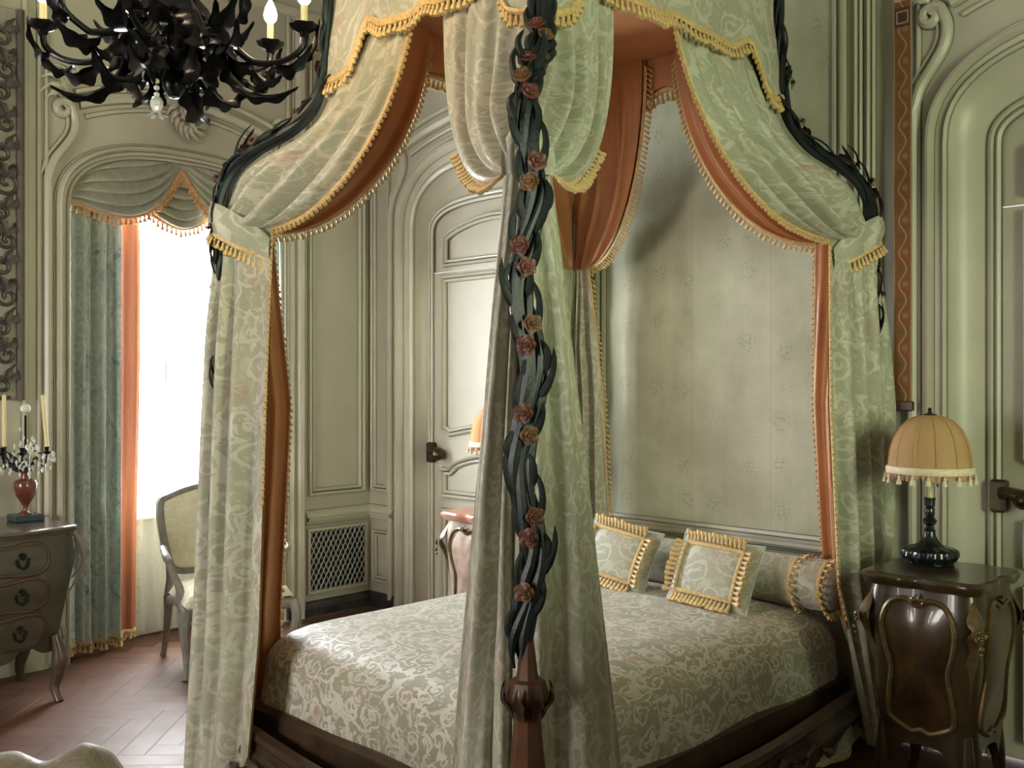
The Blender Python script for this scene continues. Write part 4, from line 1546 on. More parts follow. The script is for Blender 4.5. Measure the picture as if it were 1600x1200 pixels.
pel = thing('window_swags', 'draped swags of green silk with brown tassel fringe across the window top', 'pelmet', (-0.05, -1.42, 2.6))


def swag(y0, y1, zb, x, parent, name, peak_right=True, depth=0.05, flat=None):
    def bot(u):
        return interp([q[0] for q in zb], [q[1] for q in zb], u)

    def fn(u, v):
        y = lerp(y0, y1, u)
        # edge leans so that folds gather in the upper corner
        top = flat if flat else arch_z(y, -1.42, 0.70, 2.58, 2.94) + 0.06
        b = bot(u)
        z = lerp(top, b, v)
        fold = abs(math.sin(PI * 5 * v ** 1.15)) * smooth(v * 5) * (1 - 0.7 * smooth((v - 0.85) / 0.15)) * math.sin(PI * min(1, u * 1.05 + 0.03)) ** 0.7
        return Vector((x + depth * (0.3 + 0.7 * v) * math.sin(PI * u) * 0.8 + 0.055 * fold, y, z - 0.045 * fold))
    o = MB().grid(fn, 48, 48, uvfn=lambda u, v: (u * 0.8, v * 0.5)).build(name, M['pelmet'], parent, sharp=0)
    fringe(parent, [fn(i / 60, 1.0) + Vector((0.008, 0, 0)) for i in range(61)], step=0.030, size=1.25, braid=0.016, kind='gold_brown', grav=1)
    return o


def sm_curve(pts, n=24):
    s = spline([(a, b, 0) for a, b in pts], n)
    return [(p.x, p.y) for p in s]


swag(-2.115, -1.42, sm_curve([(0, 2.64), (0.15, 2.605), (0.35, 2.575), (0.55, 2.585), (0.72, 2.65), (0.87, 2.76), (1, 2.90)]), -0.045, pel, 'swag')
swag(-0.725, -1.42, sm_curve([(0, 2.64), (0.15, 2.605), (0.35, 2.575), (0.55, 2.585), (0.72, 2.65), (0.87, 2.76), (1, 2.90)]), -0.045, pel, 'swag')
swag(-1.66, -1.18, sm_curve([(0, 2.68), (0.2, 2.60), (0.5, 2.55), (0.8, 2.60), (1, 2.68)]), -0.085, pel, 'centre_swag', flat=2.90, depth=0.03)


# ================================================================== BEDSIDE TABLES AND LAMPS
def night_table(label, cx, cy, mats, seed):
    root = thing('bedside_table', label, 'bedside table', (cx, cy, 0), 'bedside tables')
    body_m, panel_m, gilt_m, top_m = mats
    PR = [(0.145, 0.170), (0.20, 0.180), (0.32, 0.184), (0.45, 0.194), (0.58, 0.209), (0.68, 0.220), (0.75, 0.219), (0.80, 0.208), (0.825, 0.205)]
    half = lambda z: interp([p[0] for p in PR], [p[1] for p in PR], z)

    def sq(z, k, h):
        """serpentine square section"""
        th = 2 * PI * k + PI / 4
        c, s = math.cos(th), math.sin(th)
        r = 1 / (abs(c) ** 5 + abs(s) ** 5) ** (1 / 5)
        r *= 1 + 0.03 * math.cos(4 * th) * -1
        return Vector((cx + c * r * h, cy + s * r * h, z))

    def body(u, v):
        z = lerp(0.825, 0.20, v)
        th = 2 * PI * u + PI / 4
        # scalloped apron: the lower edge drops at the corners and in the middle
        ap = 0.055 * (abs(math.cos(2 * th)) ** 1.0) - 0.035 * abs(math.cos(4 * th)) * 0.6
        zb = 0.20 + 0.0 - 0.06 * (abs(math.sin(2 * th)) ** 4) + ap
        z = lerp(0.825, zb, v)
        return sq(z, u, half(z))
    bo = MB().grid(body, 96, 16, cu=True).build('body', body_m, root, sharp=50)
    # top board with shaped, moulded edge
    tp = MB()
    rows = []
    for z, o in ((0.822, 0.0), (0.826, 0.012), (0.836, 0.016), (0.846, 0.024), (0.858, 0.026), (0.868, 0.020), (0.872, 0.008)):
        rows.append([sq(z, k / 96, 0.212 + o + 0.006 * math.cos(12 * PI * 2 * k / 96)) for k in range(96)])
    tp.pts(rows, True).fan(rows[-1])
    tp.build('top', top_m, root, sharp=40)
    for sx in (-1, 1):
        for sy in (-1, 1):
            k = 0.86
            pts, rad = [], []
            for z, f, r in ((0.30, 0.165, 0.020), (0.20, 0.168, 0.028), (0.13, 0.172, 0.026), (0.07, 0.178, 0.018), (0.03, 0.190, 0.016), (0.008, 0.205, 0.020), (0.0, 0.207, 0.018)):
                pts.append((cx + sx * f * 0.93, cy + sy * f * 0.93, z))
                rad.append(r)
            MB().tube(spline(pts, 20), [interp([i / 6 for i in range(7)], rad, j / 19) for j in range(20)], 10).build('leg', body_m, root)
            # carved corner: leaf falling over the knee, with a flower
            cc = MB()
            dr = Vector((sx, sy, 0)).normalized()
            sd = Vector((-sy, sx, 0)).normalized()
            p0 = [Vector((cx, cy, 0)) + dr * (half(z) * 1.30 + o) + Vector((0, 0, z)) for z, o in ((0.82, -0.015), (0.78, 0.0), (0.73, 0.022), (0.69, 0.028), (0.64, 0.012), (0.58, 0.0), (0.50, -0.006), (0.42, -0.006))]
            cc.leaf(spline(p0, 14), 0.034, sd, 4, 0.5)
            cc.rosette(p0[3] + dr * 0.006, dr, 0.026, 5)
            cc.ball(p0[3] + dr * 0.02 + Vector((0, 0, -0.04)), 0.010)
            cc.ball(p0[3] + dr * 0.016 + Vector((0, 0, -0.062)), 0.007)
            cc.build('corner_carving', gilt_m, root)
    # cartouche panels on three sides
    for (ux, uy) in ((0, -1), (1, 0), (-1, 0)):
        o = Vector((ux, uy, 0))
        sd = Vector((-uy, ux, 0))
        fr = lambda s, z, p: Vector((cx, cy, 0)) + sd * s + o * (half(z) * 0.985 + p) + Vector((0, 0, z))
        out = sm_curve2([(0.0, 0.765), (0.05, 0.785), (0.105, 0.765), (0.135, 0.69), (0.125, 0.60), (0.105, 0.52), (0.118, 0.42), (0.12, 0.335), (0.07, 0.30), (0.03, 0.285), (0.0, 0.295), (-0.03, 0.285), (-0.07, 0.30), (-0.12, 0.335), (-0.118, 0.42), (-0.105, 0.52), (-0.125, 0.60), (-0.135, 0.69), (-0.105, 0.765), (-0.05, 0.785)])
        m = MB().sweep(out, [(-0.010, 0.0), (-0.009, 0.012), (0, 0.018), (0.009, 0.012), (0.010, 0.0)], fr, True).build('panel_moulding', gilt_m, root)
        rows = []
        for q in (0.97, 0.8, 0.55, 0.3, 0.02):
            rows.append([fr(s * q, 0.54 + (z - 0.54) * q, 0.004 + 0.022 * (1 - q ** 2)) for s, z in out])
        MB().pts(rows, True).build('door_panel' if uy else 'side_panel', panel_m, root, sharp=0)
        cr = MB()
        for a in (-0.9, 0, 0.9):
            pts = [fr(math.sin(a) * 0.05 * t, 0.775 + math.cos(a) * 0.035 * t, 0.016 + 0.01 * math.sin(PI * t)) for t in [i / 5 for i in range(6)]]
            cr.leaf(pts, 0.012, sd, 2)
        cr.build('crest', gilt_m, root)
    return root


def sm_curve2(pts, per=4):
    """closed Catmull-Rom"""
    n = len(pts)
    out = []
    for i in range(n):
        a, b, c, d = (Vector((*pts[(i + k - 1) % n], 0)) for k in range(4))
        for j in range(per):
            t = j / per
            p = 0.5 * ((2 * b) + (c - a) * t + (2 * a - 5 * b + 4 * c - d) * t * t + (3 * b - a - 3 * c + d) * t ** 3)
            out.append((p.x, p.y))
    return out


night_table('dark olive and gilt bombe bedside table at the right, carrying the peach lamp', 4.215, -0.455, (M['lacquer'], M['lacquer_panel'], M['gilt'], M['lacquer']), 1)
night_table('grey-pink painted bedside table with gilt carving, seen between door and nearest curtain', 1.735, -0.44, (M['grey_table'], plain('faded_flower_panel', (0.42, 0.31, 0.25), 0.4, var=0.35, scale=14), M['gilt'], plain('pink_marble_top', (0.55, 0.27, 0.20), 0.3, var=0.25, scale=9)), 2)


def table_lamp(label, x, y, z, lit):
    root = thing('table_lamp', label, 'lamp', (x, y, z), 'bedside lamps')
    lobes = lambda th, r, zz: r * (1 + (0.045 * math.cos(12 * th) if 0.012 < zz < 0.075 and r > 0.05 else 0))
    MB().lathe([(0.088, 0.0), (0.092, 0.006), (0.088, 0.010)], (x, y, z), 40).build('base_rim', M['pewter'], root)
    MB().lathe([(0.085, 0.010), (0.098, 0.020), (0.108, 0.036), (0.104, 0.055), (0.088, 0.066), (0.06, 0.072), (0.045, 0.082), (0.032, 0.095), (0.024, 0.112), (0.021, 0.13)], (x, y, z), 72, lobes).build('base', M['pewter'], root)
    st = [(0.022, 0.15), (0.024, 0.155), (0.017, 0.165), (0.013, 0.178), (0.025, 0.190), (0.027, 0.205), (0.020, 0.216), (0.014, 0.222), (0.019, 0.236), (0.019, 0.262), (0.014, 0.272), (0.020, 0.278), (0.020, 0.306), (0.023, 0.310), (0.023, 0.318), (0.014, 0.320)]
    MB().lathe([(r, 0.13 + (h - 0.15) * 0.80) for r, h in st], (x, y, z), 20).build('stem', M['pewter'], root)
    MB().lathe([(0.0125, 0.265), (0.0125, 0.46), (0.008, 0.465)], (x, y, z), 14).build('candle_sleeve', M['candle'], root)
    zs = z + 0.375
    prof = [(0.160, 0.0), (0.158, 0.03), (0.152, 0.08), (0.140, 0.125), (0.120, 0.165), (0.092, 0.195), (0.055, 0.213), (0.022, 0.219)]
    gores = lambda th, r, zz: r * (1 - 0.022 * (1 - abs(math.sin(6 * th))))
    shd = MB().lathe(prof, (x, y, zs), 72, gores)
    shd.f = [f for f in shd.f if len(f) == 4]
    sh = shd.build('lamp_shade', M['shade'], root, sharp=0)
    for k in range(12):
        a = 2 * PI * k / 12
        MB().tube([(x + math.cos(a) * r * 1.002, y + math.sin(a) * r * 1.002, zs + h) for r, h in prof], 0.0012, 5).build('seam', M['shade'], sh)
    MB().lathe([(0.163, -0.012), (0.166, -0.004), (0.166, 0.010), (0.162, 0.016)], (x, y, zs), 60, lambda th, r, zz: r + 0.0015 * math.sin(60 * th)).build('braid', M['tassel_cream'], sh)
    MB().grid(lambda u, v: Vector((x + math.cos(2 * PI * u) * (0.160 + 0.006 * math.sin(36 * PI * u * 2)), y + math.sin(2 * PI * u) * (0.160 + 0.006 * math.sin(36 * PI * u * 2)), zs - 0.010 - 0.026 * v * (0.45 + 0.55 * abs(math.sin(PI * 9 * u))))), 180, 3, cu=True).build('ruffle', plain('peach_ruffle', (0.52, 0.30, 0.19), 0.6), sh, sharp=0)
    for k in range(18):
        a = 2 * PI * (k + 0.5) / 18
        t = bpy.data.objects.new('tassel', TASSEL['cream'])
        COL.objects.link(t)
        t.parent = sh
        t.matrix_local = Matrix.Translation((x + math.cos(a) * 0.168, y + math.sin(a) * 0.168, zs - 0.008)) @ Matrix.Scale(0.95, 4)
    MB().lathe([(0.024, 0.214), (0.026, 0.222), (0.010, 0.226), (0.006, 0.236), (0.009, 0.243), (0.0, 0.250)], (x, y, zs), 14).build('finial', M['bronze'], sh)
    MB().tube([(x + 0.03, y, zs + 0.06), (x + 0.03, y, zs - 0.055)], 0.001, 4).ball((x + 0.03, y, zs - 0.06), 0.004, 6, 5, 1.8).build('pull_chain', M['bronze'], root)
    MB().ball((x, y, z + 0.50), 0.028, 12, 8, 1.3).build('bulb', M['lamp_bulb'] if lit else M['tassel_cream'], root)
    return root


table_lamp('table lamp with domed peach silk shade on the dark bedside table', 4.14, -0.37, 0.872, False)
table_lamp('lamp with glowing orange shade on the grey bedside table by the far post', 1.76, -0.44, 0.872, True)

# ================================================================== BELL PULL
bell = thing('bell_pull', 'long red-brown tapestry bell pull hanging beside the door at the right', 'bell pull', (3.895, -0.03, 1.46))
MB().grid(lambda u, v: Vector((lerp(3.856, 3.936, u), -0.055 - 0.003 * math.sin(v * 14), lerp(1.50, 3.27, v))), 2, 40, uvfn=lambda u, v: (u, v * 1.77)).build('band', M['bell'], bell)
MB().grid(lambda u, v: Vector((lerp(3.856, 3.936, u), -0.048, lerp(1.50, 3.27, v))), 2, 10, uvfn=lambda u, v: (u, v)).build('backing', M['cream_ribbon'], bell)
MB().grid(lambda u, v: Vector((lerp(3.862, 3.930, u), -0.055, lerp(3.26, 3.62, v))), 2, 4).build('hanging_ribbon', M['cream_ribbon'], bell)
MB().tube([(3.878, -0.060, 3.62), (3.90, -0.060, 3.27)], 0.002, 4).tube([(3.912, -0.060, 3.62), (3.90, -0.060, 3.27)], 0.002, 4).build('cord', M['dark_walnut'], bell)
MB().box((3.850, -0.066, 1.47), (3.942, -0.040, 1.515), 0.006).build('end_bar', M['dark_walnut'], bell)
MB().box((3.84, -0.06, 3.61), (3.955, -0.001, 3.66), 0.006).build('bracket', M['bronze'], bell)

# ================================================================== COMMODE
com = thing('commode', 'bombe commode with painted drawers and carved corner at the far left', 'commode', (0.3, -2.95, 0))
CYR, CYL = -2.36, -3.58
PF = [(0.0, 0.50), (0.20, 0.53), (0.30, 0.56), (0.45, 0.585), (0.60, 0.61), (0.72, 0.615), (0.80, 0.60), (0.835, 0.595)]
fx = lambda z: interp([p[0] for p in PF], [p[1] for p in PF], z)


def cfront(s, z, p):
    """front face; s = y"""
    m = (s - (CYR + CYL) / 2) / ((CYR - CYL) / 2)
    return Vector((fx(z) - 0.05 * abs(m) ** 6 + 0.03 * math.cos(m * PI) * 0.5 + p, s, z))


cside = lambda z: interp([0.2, 0.35, 0.55, 0.70, 0.80, 0.835], [-0.06, -0.035, 0.0, 0.03, 0.025, 0.01], z)


def cbody(u, v):
    zb = 0.26 - 0.05 * math.cos(u * 2 * PI) ** 2 if False else 0.24
    z = lerp(0.835, zb, v)
    # u 0..1: right side back -> right front -> left front -> left side back
    yr, yl = CYR + cside(z), CYL - cside(z)
    if u < 0.2:
        t = u / 0.2
        return Vector((lerp(0.012, cfront(CYR, z, 0).x - 0.03, t), yr - 0.012 * (1 - t), z))
    if u > 0.8:
        t = (u - 0.8) / 0.2
        return Vector((lerp(cfront(CYL, z, 0).x - 0.03, 0.012, t), yl, z))
    t = (u - 0.2) / 0.6
    y = lerp(yr, yl, t)
    ap = 0.0
    if v > 0.9:
        ap = -0.05 * (1 - abs(2 * t - 1) ** 2) * 0.5 + 0.06 * math.exp(-((t - 0.13) / 0.05) ** 2) + 0.06 * math.exp(-((t - 0.87) / 0.05) ** 2)
    q = cfront(max(CYL, min(CYR, y)), z, 0)
    return Vector((q.x, y, z + ap * (v - 0.9) * 10 if v > 0.9 else z))


MB().grid(cbody, 120, 30).build('body', M['commode'], com, sharp=45)
MB().box((0.006, CYL + 0.08, 0.26), (0.012, CYR - 0.08, 0.83)).build('back', M['dark_walnut'], com)
rows = []
for z, o in ((0.832, 0.0), (0.838, 0.018), (0.85, 0.022), (0.858, 0.03), (0.868, 0.03), (0.874, 0.02)):
    row = []
    for k in range(61):
        t = k / 60
        y = lerp(CYR + 0.01 + o, CYL - 0.01 - o, t)
        row.append((cfront(max(CYL, min(CYR, y)), 0.83, 0).x + o + 0.005 * math.sin(t * 40), y, z))
    row += [(0.006, CYL - 0.01 - o, z), (0.006, CYR + 0.01 + o, z)]
    rows.append(row)
MB().pts(rows, True).fan(rows[-1]).build('top', plain('commode_top', (0.10, 0.075, 0.065), 0.25, var=0.3, scale=5, coat=0.3), com, sharp=35)
for z0, z1 in ((0.655, 0.805), (0.475, 0.635), (0.285, 0.455)):
    cy_, hz, hw_ = (CYR + CYL) / 2, (z1 - z0) / 2, 0.50
    zc = (z0 + z1) / 2
    out = sm_curve2([(cy_ + hw_ * a, zc + hz * b) for a, b in ((1.0, 0.0), (0.96, 0.72), (0.82, 1.0), (0.55, 0.86), (0.25, 0.98), (0, 0.82), (-0.25, 0.98), (-0.55, 0.86), (-0.82, 1.0), (-0.96, 0.72), (-1.0, 0.0), (-0.96, -0.72), (-0.82, -1.0), (-0.55, -0.86), (-0.25, -0.98), (0, -0.82), (0.25, -0.98), (0.55, -0.86), (0.82, -1.0), (0.96, -0.72))])
    rows = [[cfront(cy_ + (s - cy_) * q, zc + (z - zc) * q, 0.003 + 0.006 * (1 - q)) for s, z in out] for q in (0.98, 0.85, 0.6, 0.3, 0.02)]
    dr = MB().pts(rows, True).build('drawer', M['commode'], com, sharp=0)
    MB().sweep(out, [(-0.010, 0), (-0.008, 0.008), (0, 0.011), (0.008, 0.008), (0.010, 0)], cfront, True).build('drawer_moulding', M['commode_frame'], dr)
    for k in (0.80, 0.45, -0.45, -0.80):
        hb = MB()
        s0 = cy_ + hw_ * k * 0.92
        hb.rosette(cfront(s0, zc + 0.022, 0.006), (1, 0, 0), 0.020, 6)
        hb.tube([cfront(s0 - 0.03, zc + 0.01, 0.012), cfront(s0 - 0.02, zc - 0.025, 0.02), cfront(s0, zc - 0.038, 0.024), cfront(s0 + 0.02, zc - 0.025, 0.02), cfront(s0 + 0.03, zc + 0.01, 0.012)], 0.007, 6)
        hb.build('drawer_pull', M['iron'], dr)
    pr = [cfront(cy_ + 0.02 * math.cos(a), zc + 0.03 * math.sin(a), 0.012) for a in [2 * PI * i / 12 for i in range(12)]]
    MB().fan(pr).build('keyhole', M['iron'], dr)
for sy, yy in ((1, CYR), (-1, CYL)):
    for xx, fr_ in ((0.53, 1), (0.06, 0)):
        pts = [(xx + 0.012 * fr_, yy - 0.065 * sy, 0.33), (xx + 0.025 * fr_, yy - 0.045 * sy, 0.22), (xx + 0.02 * fr_, yy - 0.055 * sy, 0.13), (xx + 0.015 * fr_, yy - 0.068 * sy, 0.07), (xx + 0.04 * fr_, yy - 0.062 * sy, 0.02), (xx + 0.055 * fr_, yy - 0.058 * sy, 0.0)]
        MB().tube(spline(pts, 18), [interp([0, .25, .5, .75, .9, 1], [0.022, 0.042, 0.028, 0.02, 0.022, 0.02], i / 17) for i in range(18)], 10).build('leg', M['dark_walnut'], com)
    for (z0, z1, w) in ((0.84, 0.60, 0.045), (0.80, 0.52, 0.03), (0.36, 0.22, 0.028)):
        pts = [Vector((cfront(yy, z, 0).x - 0.02 + 0.028 * math.sin(PI * i / 9), yy + sy * (cside(z) + 0.01 + 0.02 * math.sin(PI * i / 9)), z)) for i, z in enumerate([lerp(z0, z1, k / 9) for k in range(10)])]
        MB().leaf(pts, w, Vector((0.7, -0.7 * sy, 0)), 4, 0.5).build('corner_leaf', M['chair_wood'], com)
    for z in (0.83, 0.79, 0.74, 0.70, 0.66):
        MB().rosette(Vector((cfront(yy, z, 0).x - 0.01, yy + sy * (cside(z) + 0.012), z)), (0.8, 0.6 * sy, 0.1), 0.026, 5).build('corner_flower', M['chair_wood'], com)

# ================================================================== CANDELABRA
can = thing('candelabrum', 'red urn candelabrum with glass drops and wax candles on the commode', 'candelabrum', (0.26, -2.46, 0.874))
ux, uy, uz = 0.26, -2.46, 0.874
MB().box((ux - 0.07, uy - 0.07, uz), (ux + 0.07, uy + 0.07, uz + 0.035), 0.006).build('plinth', M['navy'], can)
MB().lathe([(0.034, 0.035), (0.034, 0.042), (0.016, 0.055), (0.012, 0.075), (0.020, 0.09), (0.045, 0.13), (0.057, 0.17), (0.058, 0.195), (0.050, 0.212), (0.024, 0.222), (0.020, 0.25), (0.032, 0.262), (0.034, 0.268)], (ux, uy, uz), 28).build('urn', M['urn'], can)
MB().tube([(ux, uy, uz + 0.26), (ux, uy, uz + 0.55)], 0.006, 8).build('stem', M['iron'], can)
MB().ball((ux, uy, uz + 0.585), 0.026, 14, 10).build('glass_finial', M['crystal'], can)
random.seed(11)
for k in range(5):
    a = (BETA, BETA + PI, BETA + 0.55 * PI, BETA - 0.4 * PI, BETA - 0.75 * PI)[k]
    d = Vector((math.cos(a), math.sin(a), 0))
    pts = spline([Vector((ux, uy, uz + 0.28)), Vector((ux, uy, uz + 0.30)) + d * 0.05, Vector((ux, uy, uz + 0.285)) + d * 0.10, Vector((ux, uy, uz + 0.32)) + d * 0.105, Vector((ux, uy, uz + 0.355)) + d * 0.112], 16)
    arm = MB().tube(pts, 0.006, 6).build('arm', M['iron'], can)
    e = pts[-1]
    MB().lathe([(0.004, -0.01), (0.020, 0.0), (0.022, 0.004), (0.010, 0.008), (0.012, 0.03), (0.014, 0.032)], tuple(e), 12).build('candle_cup', M['iron'], arm)
    if k > 1:
        continue
    tl = d * 0.012 if k == 0 else Vector((0, 0, 0))
    MB().tube([e + Vector((0, 0, 0.03)), e + Vector((0, 0, 0.30)) - tl * 2], 0.0105, 12).tube([e + Vector((0, 0, 0.30)) - tl * 2, e + Vector((0, 0, 0.312)) - tl * 2], 0.001, 4).build('candle', M['candle'], arm)
drop = MB().lathe([(0.0, 0.0), (0.006, -0.008), (0.008, -0.018), (0.0, -0.034)], n=6).build('glass_drop', M['crystal'])
dme = drop.data
bpy.data.objects.remove(drop)
for k in range(130):
    a, r = random.uniform(0, 2 * PI), random.uniform(0.02, 0.15)
    z = uz + random.uniform(0.26, 0.36) + max(0, 0.09 - r) * random.uniform(0, 2.2)
    o = bpy.data.objects.new('glass_drop', dme)
    COL.objects.link(o)
    attach(o, can)
    o.matrix_basis = Matrix.Translation((ux + math.cos(a) * r, uy + math.sin(a) * r, z)) @ Matrix.Scale(random.uniform(0.7, 1.25), 4)
for k in range(34):
    a, r = random.uniform(0, 2 * PI), random.uniform(0.03, 0.12)
    z = uz + random.uniform(0.27, 0.36)
    d = Vector((math.cos(a), math.sin(a), 0))
    p = Vector((ux, uy, z)) + d * r
    MB().leaf([p + d * 0.045 * t + Vector((0, 0, 0.02 * math.sin(3 * t + a))) for t in [i / 5 for i in range(6)]], 0.014, (-d.y, d.x, 0.4), 1).build('metal_leaf', M['navy'], can)
for k, (a, r, z) in enumerate(((0.2, 0.07, 0.335), (-0.9, 0.10, 0.345), (1.6, 0.09, 0.31), (-0.4, 0.11, 0.30))):
    MB().rosette((ux + math.cos(a) * r, uy + math.sin(a) * r, uz + z), (0.8, -0.6, 0.2), 0.018, 5).build('glass_flower', M['candle'] if k < 2 else M['crystal'], can)

com.location.x += 0.06
can.location.x += 0.04
# ================================================================== ARMCHAIR
def armchair(label, origin, ang):
    """local: x to the sitter's left, y forward from the back, z up; origin = back corner at sitter's right... """
    root = thing('armchair', label, 'armchair', origin)
    mt = Matrix.Translation(origin) @ Matrix.Rotation(ang, 4, 'Z')
    w = M['chair_wood']

    def T(pts):
        return [mt @ Vector(p) for p in pts]
    W2, D = 0.27, 0.50
    # seat rail, shaped
    for p, q in ((((-W2, 0.02), (-W2 - 0.03, D)), 'side_rail'), (((W2, 0.02), (W2 + 0.03, D)), 'side_rail'), (((-W2 - 0.03, D), (W2 + 0.03, D)), 'front_rail'), (((-W2, 0.02), (W2, 0.02)), 'back_rail')):
        a, b = Vector((*p[0], 0)), Vector((*p[1], 0))
        pts = [a.lerp(b, t) + Vector((0, 0, 0.36 - 0.02 * math.cos(2 * PI * t))) for t in [i / 10 for i in range(11)]]
        MB().tube(T(pts), 0.030, 8, sx=0.6, up=(0, 0, 1)).build(q, w, root)
    # seat cushion
    def seat(u, v):
        x, y = 2 * u - 1, v
        e = (max(0, 1 - abs(x) ** 5) * max(0, 1 - abs(2 * y - 1) ** 5)) ** 0.4
        return mt @ Vector((x * (W2 + 0.005 + 0.03 * y), lerp(0.03, D + 0.015, y), 0.385 + 0.085 * e))
    MB().grid(seat, 20, 20, uvfn=lambda u, v: (u * 0.6, v * 0.5)).build('seat', M['chair_silk'], root, sharp=0)
    for sx in (-1, 1):
        fl = [(sx * (W2 + 0.03), D, 0.36), (sx * (W2 + 0.045), D + 0.02, 0.28), (sx * (W2 + 0.03), D + 0.01, 0.15), (sx * (W2 + 0.025), D + 0.005, 0.05), (sx * (W2 + 0.04), D + 0.03, 0.0)]
        MB().tube(T(spline(fl, 16)), [interp([0, .3, .7, .9, 1], [0.032, 0.030, 0.018, 0.015, 0.02], i / 15) for i in range(16)], 8).build('leg', w, root)
        bl = [(sx * W2, 0.02, 0.36), (sx * W2, 0.0, 0.22), (sx * (W2 + 0.005), -0.03, 0.08), (sx * (W2 + 0.01), -0.06, 0.0)]
        MB().tube(T(spline(bl, 14)), [interp([0, .6, .9, 1], [0.028, 0.018, 0.016, 0.02], i / 13) for i in range(14)], 8).build('leg', w, root)
        arm = [(sx * (W2 + 0.005), -0.035, 0.63), (sx * (W2 + 0.04), 0.06, 0.645), (sx * (W2 + 0.06), 0.18, 0.635), (sx * (W2 + 0.075), 0.27, 0.628), (sx * (W2 + 0.07), 0.315, 0.612)]
        a = MB().tube(T(spline(arm, 18)), [interp([0, .5, .85, 1], [0.016, 0.020, 0.024, 0.018], i / 17) for i in range(18)], 8).build('arm', w, root)
        ap = [(sx * (W2 + 0.02), 0.34, 0.38), (sx * (W2 + 0.02), 0.335, 0.46), (sx * (W2 + 0.05), 0.30, 0.55), (sx * (W2 + 0.07), 0.28, 0.62)]
        MB().tube(T(spline(ap, 12)), [interp([0, .4, 1], [0.030, 0.022, 0.018], i / 11) for i in range(12)], 8).build('arm_support', w, a)
    # back: shaped frame around upholstery, leaning
    lean = lambda z: -0.02 - 0.22 * (z - 0.45)
    outl = [(0.22, 0.50), (0.255, 0.58), (0.275, 0.70), (0.285, 0.83), (0.275, 0.90), (0.225, 0.925), (0.14, 0.955), (0.05, 0.975), (0.0, 0.985), (-0.05, 0.975), (-0.14, 0.955), (-0.225, 0.925), (-0.275, 0.90), (-0.285, 0.83), (-0.275, 0.70), (-0.255, 0.58), (-0.22, 0.50), (-0.1, 0.485), (0.1, 0.485)]
    oc = sm_curve2(outl)
    fr = lambda s, z, p: mt @ Vector((s, lean(z) + p, z))
    MB().sweep(oc, [(-0.018, -0.02), (-0.020, 0.0), (-0.012, 0.018), (0.006, 0.022), (0.020, 0.012), (0.022, -0.02)], fr, True).build('back_frame', w, root)
    MB().sweep(oc, [(0.022, -0.022), (-0.02, -0.022)], fr, True).build('back_frame_rear', w, root)
    for sg, nm in ((1, 'backrest'), (-1, 'back_panel')):
        rows = [[fr(s * q, 0.73 + (z - 0.73) * q, sg * (0.004 + 0.032 * (1 - q ** 4))) for s, z in oc] for q in (0.96, 0.85, 0.65, 0.4, 0.02)]
        uv = [[(s * q, (z - 0.73) * q) for s, z in oc] for q in (0.96, 0.85, 0.65, 0.4, 0.02)]
        MB().pts(rows, True, uv).build(nm, M['chair_silk'], root, sharp=0)
    for sx in (-1, 1):
        MB().tube(T([(sx * W2, 0.02, 0.36), (sx * (W2 - 0.015), -0.01, 0.45), (sx * (W2 - 0.02), lean(0.56), 0.58)]), [0.026, 0.02, 0.018], 8).build('stile', w, root)
    cr = MB().rosette(fr(0, 0.99, 0.015), mt.to_3x3() @ Vector((0, 1, 0.3)), 0.022, 5)
    for sx in (-1, 1):
        cr.leaf([fr(sx * 0.06 * t, 0.985 + 0.012 * math.sin(PI * t), 0.018) for t in [i / 5 for i in range(6)]], 0.012, (0, 0, 1), 2)
    cr.build('crest_carving', w, root)
    return root


armchair('grey painted armchair with cream silk seat and back, before the bright window', (0.33, -1.405, 0), -PI / 2 - math.radians(12))

# ================================================================== CHANDELIER
chx, chy = 2.694, -2.84
ch = thing('chandelier', 'black leafy iron chandelier with lit candle bulbs and glass drops', 'chandelier', (chx, chy, 2.43))
stem = MB().lathe([(0.0, 2.515), (0.018, 2.52), (0.034, 2.545), (0.040, 2.57), (0.030, 2.60), (0.045, 2.63), (0.07, 2.67), (0.085, 2.71), (0.08, 2.75), (0.05, 2.79), (0.03, 2.84), (0.04, 2.90), (0.055, 2.96), (0.03, 3.05), (0.02, 3.2), (0.015, 3.6), (0.012, 4.56), (0.08, 4.57), (0.08, 4.60)], (chx, chy, 0), 16).build('stem', M['iron'], ch)
random.seed(21)
for ring_i, (z0, r0, ln, cnt, wd) in enumerate(((2.86, 0.06, 0.22, 7, 0.048), (2.76, 0.08, 0.19, 7, 0.046), (2.68, 0.055, 0.18, 6, 0.036))):
    for k in range(cnt):
        a = 2 * PI * (k + 0.5 * ring_i) / cnt
        d = Vector((math.cos(a), math.sin(a), 0))
        c = Vector((chx, chy, z0))
        pts = [c + d * (r0 + 0.075 * math.sin(PI * 0.75 * t)) + Vector((0, 0, -ln * t + 0.03 * t * t)) for t in [i / 9 for i in range(10)]]
        MB().leaf(pts, wd, (-d.y, d.x, 0), 4, 0.6).build('iron_leaf', M['iron'], stem)
NA = 8
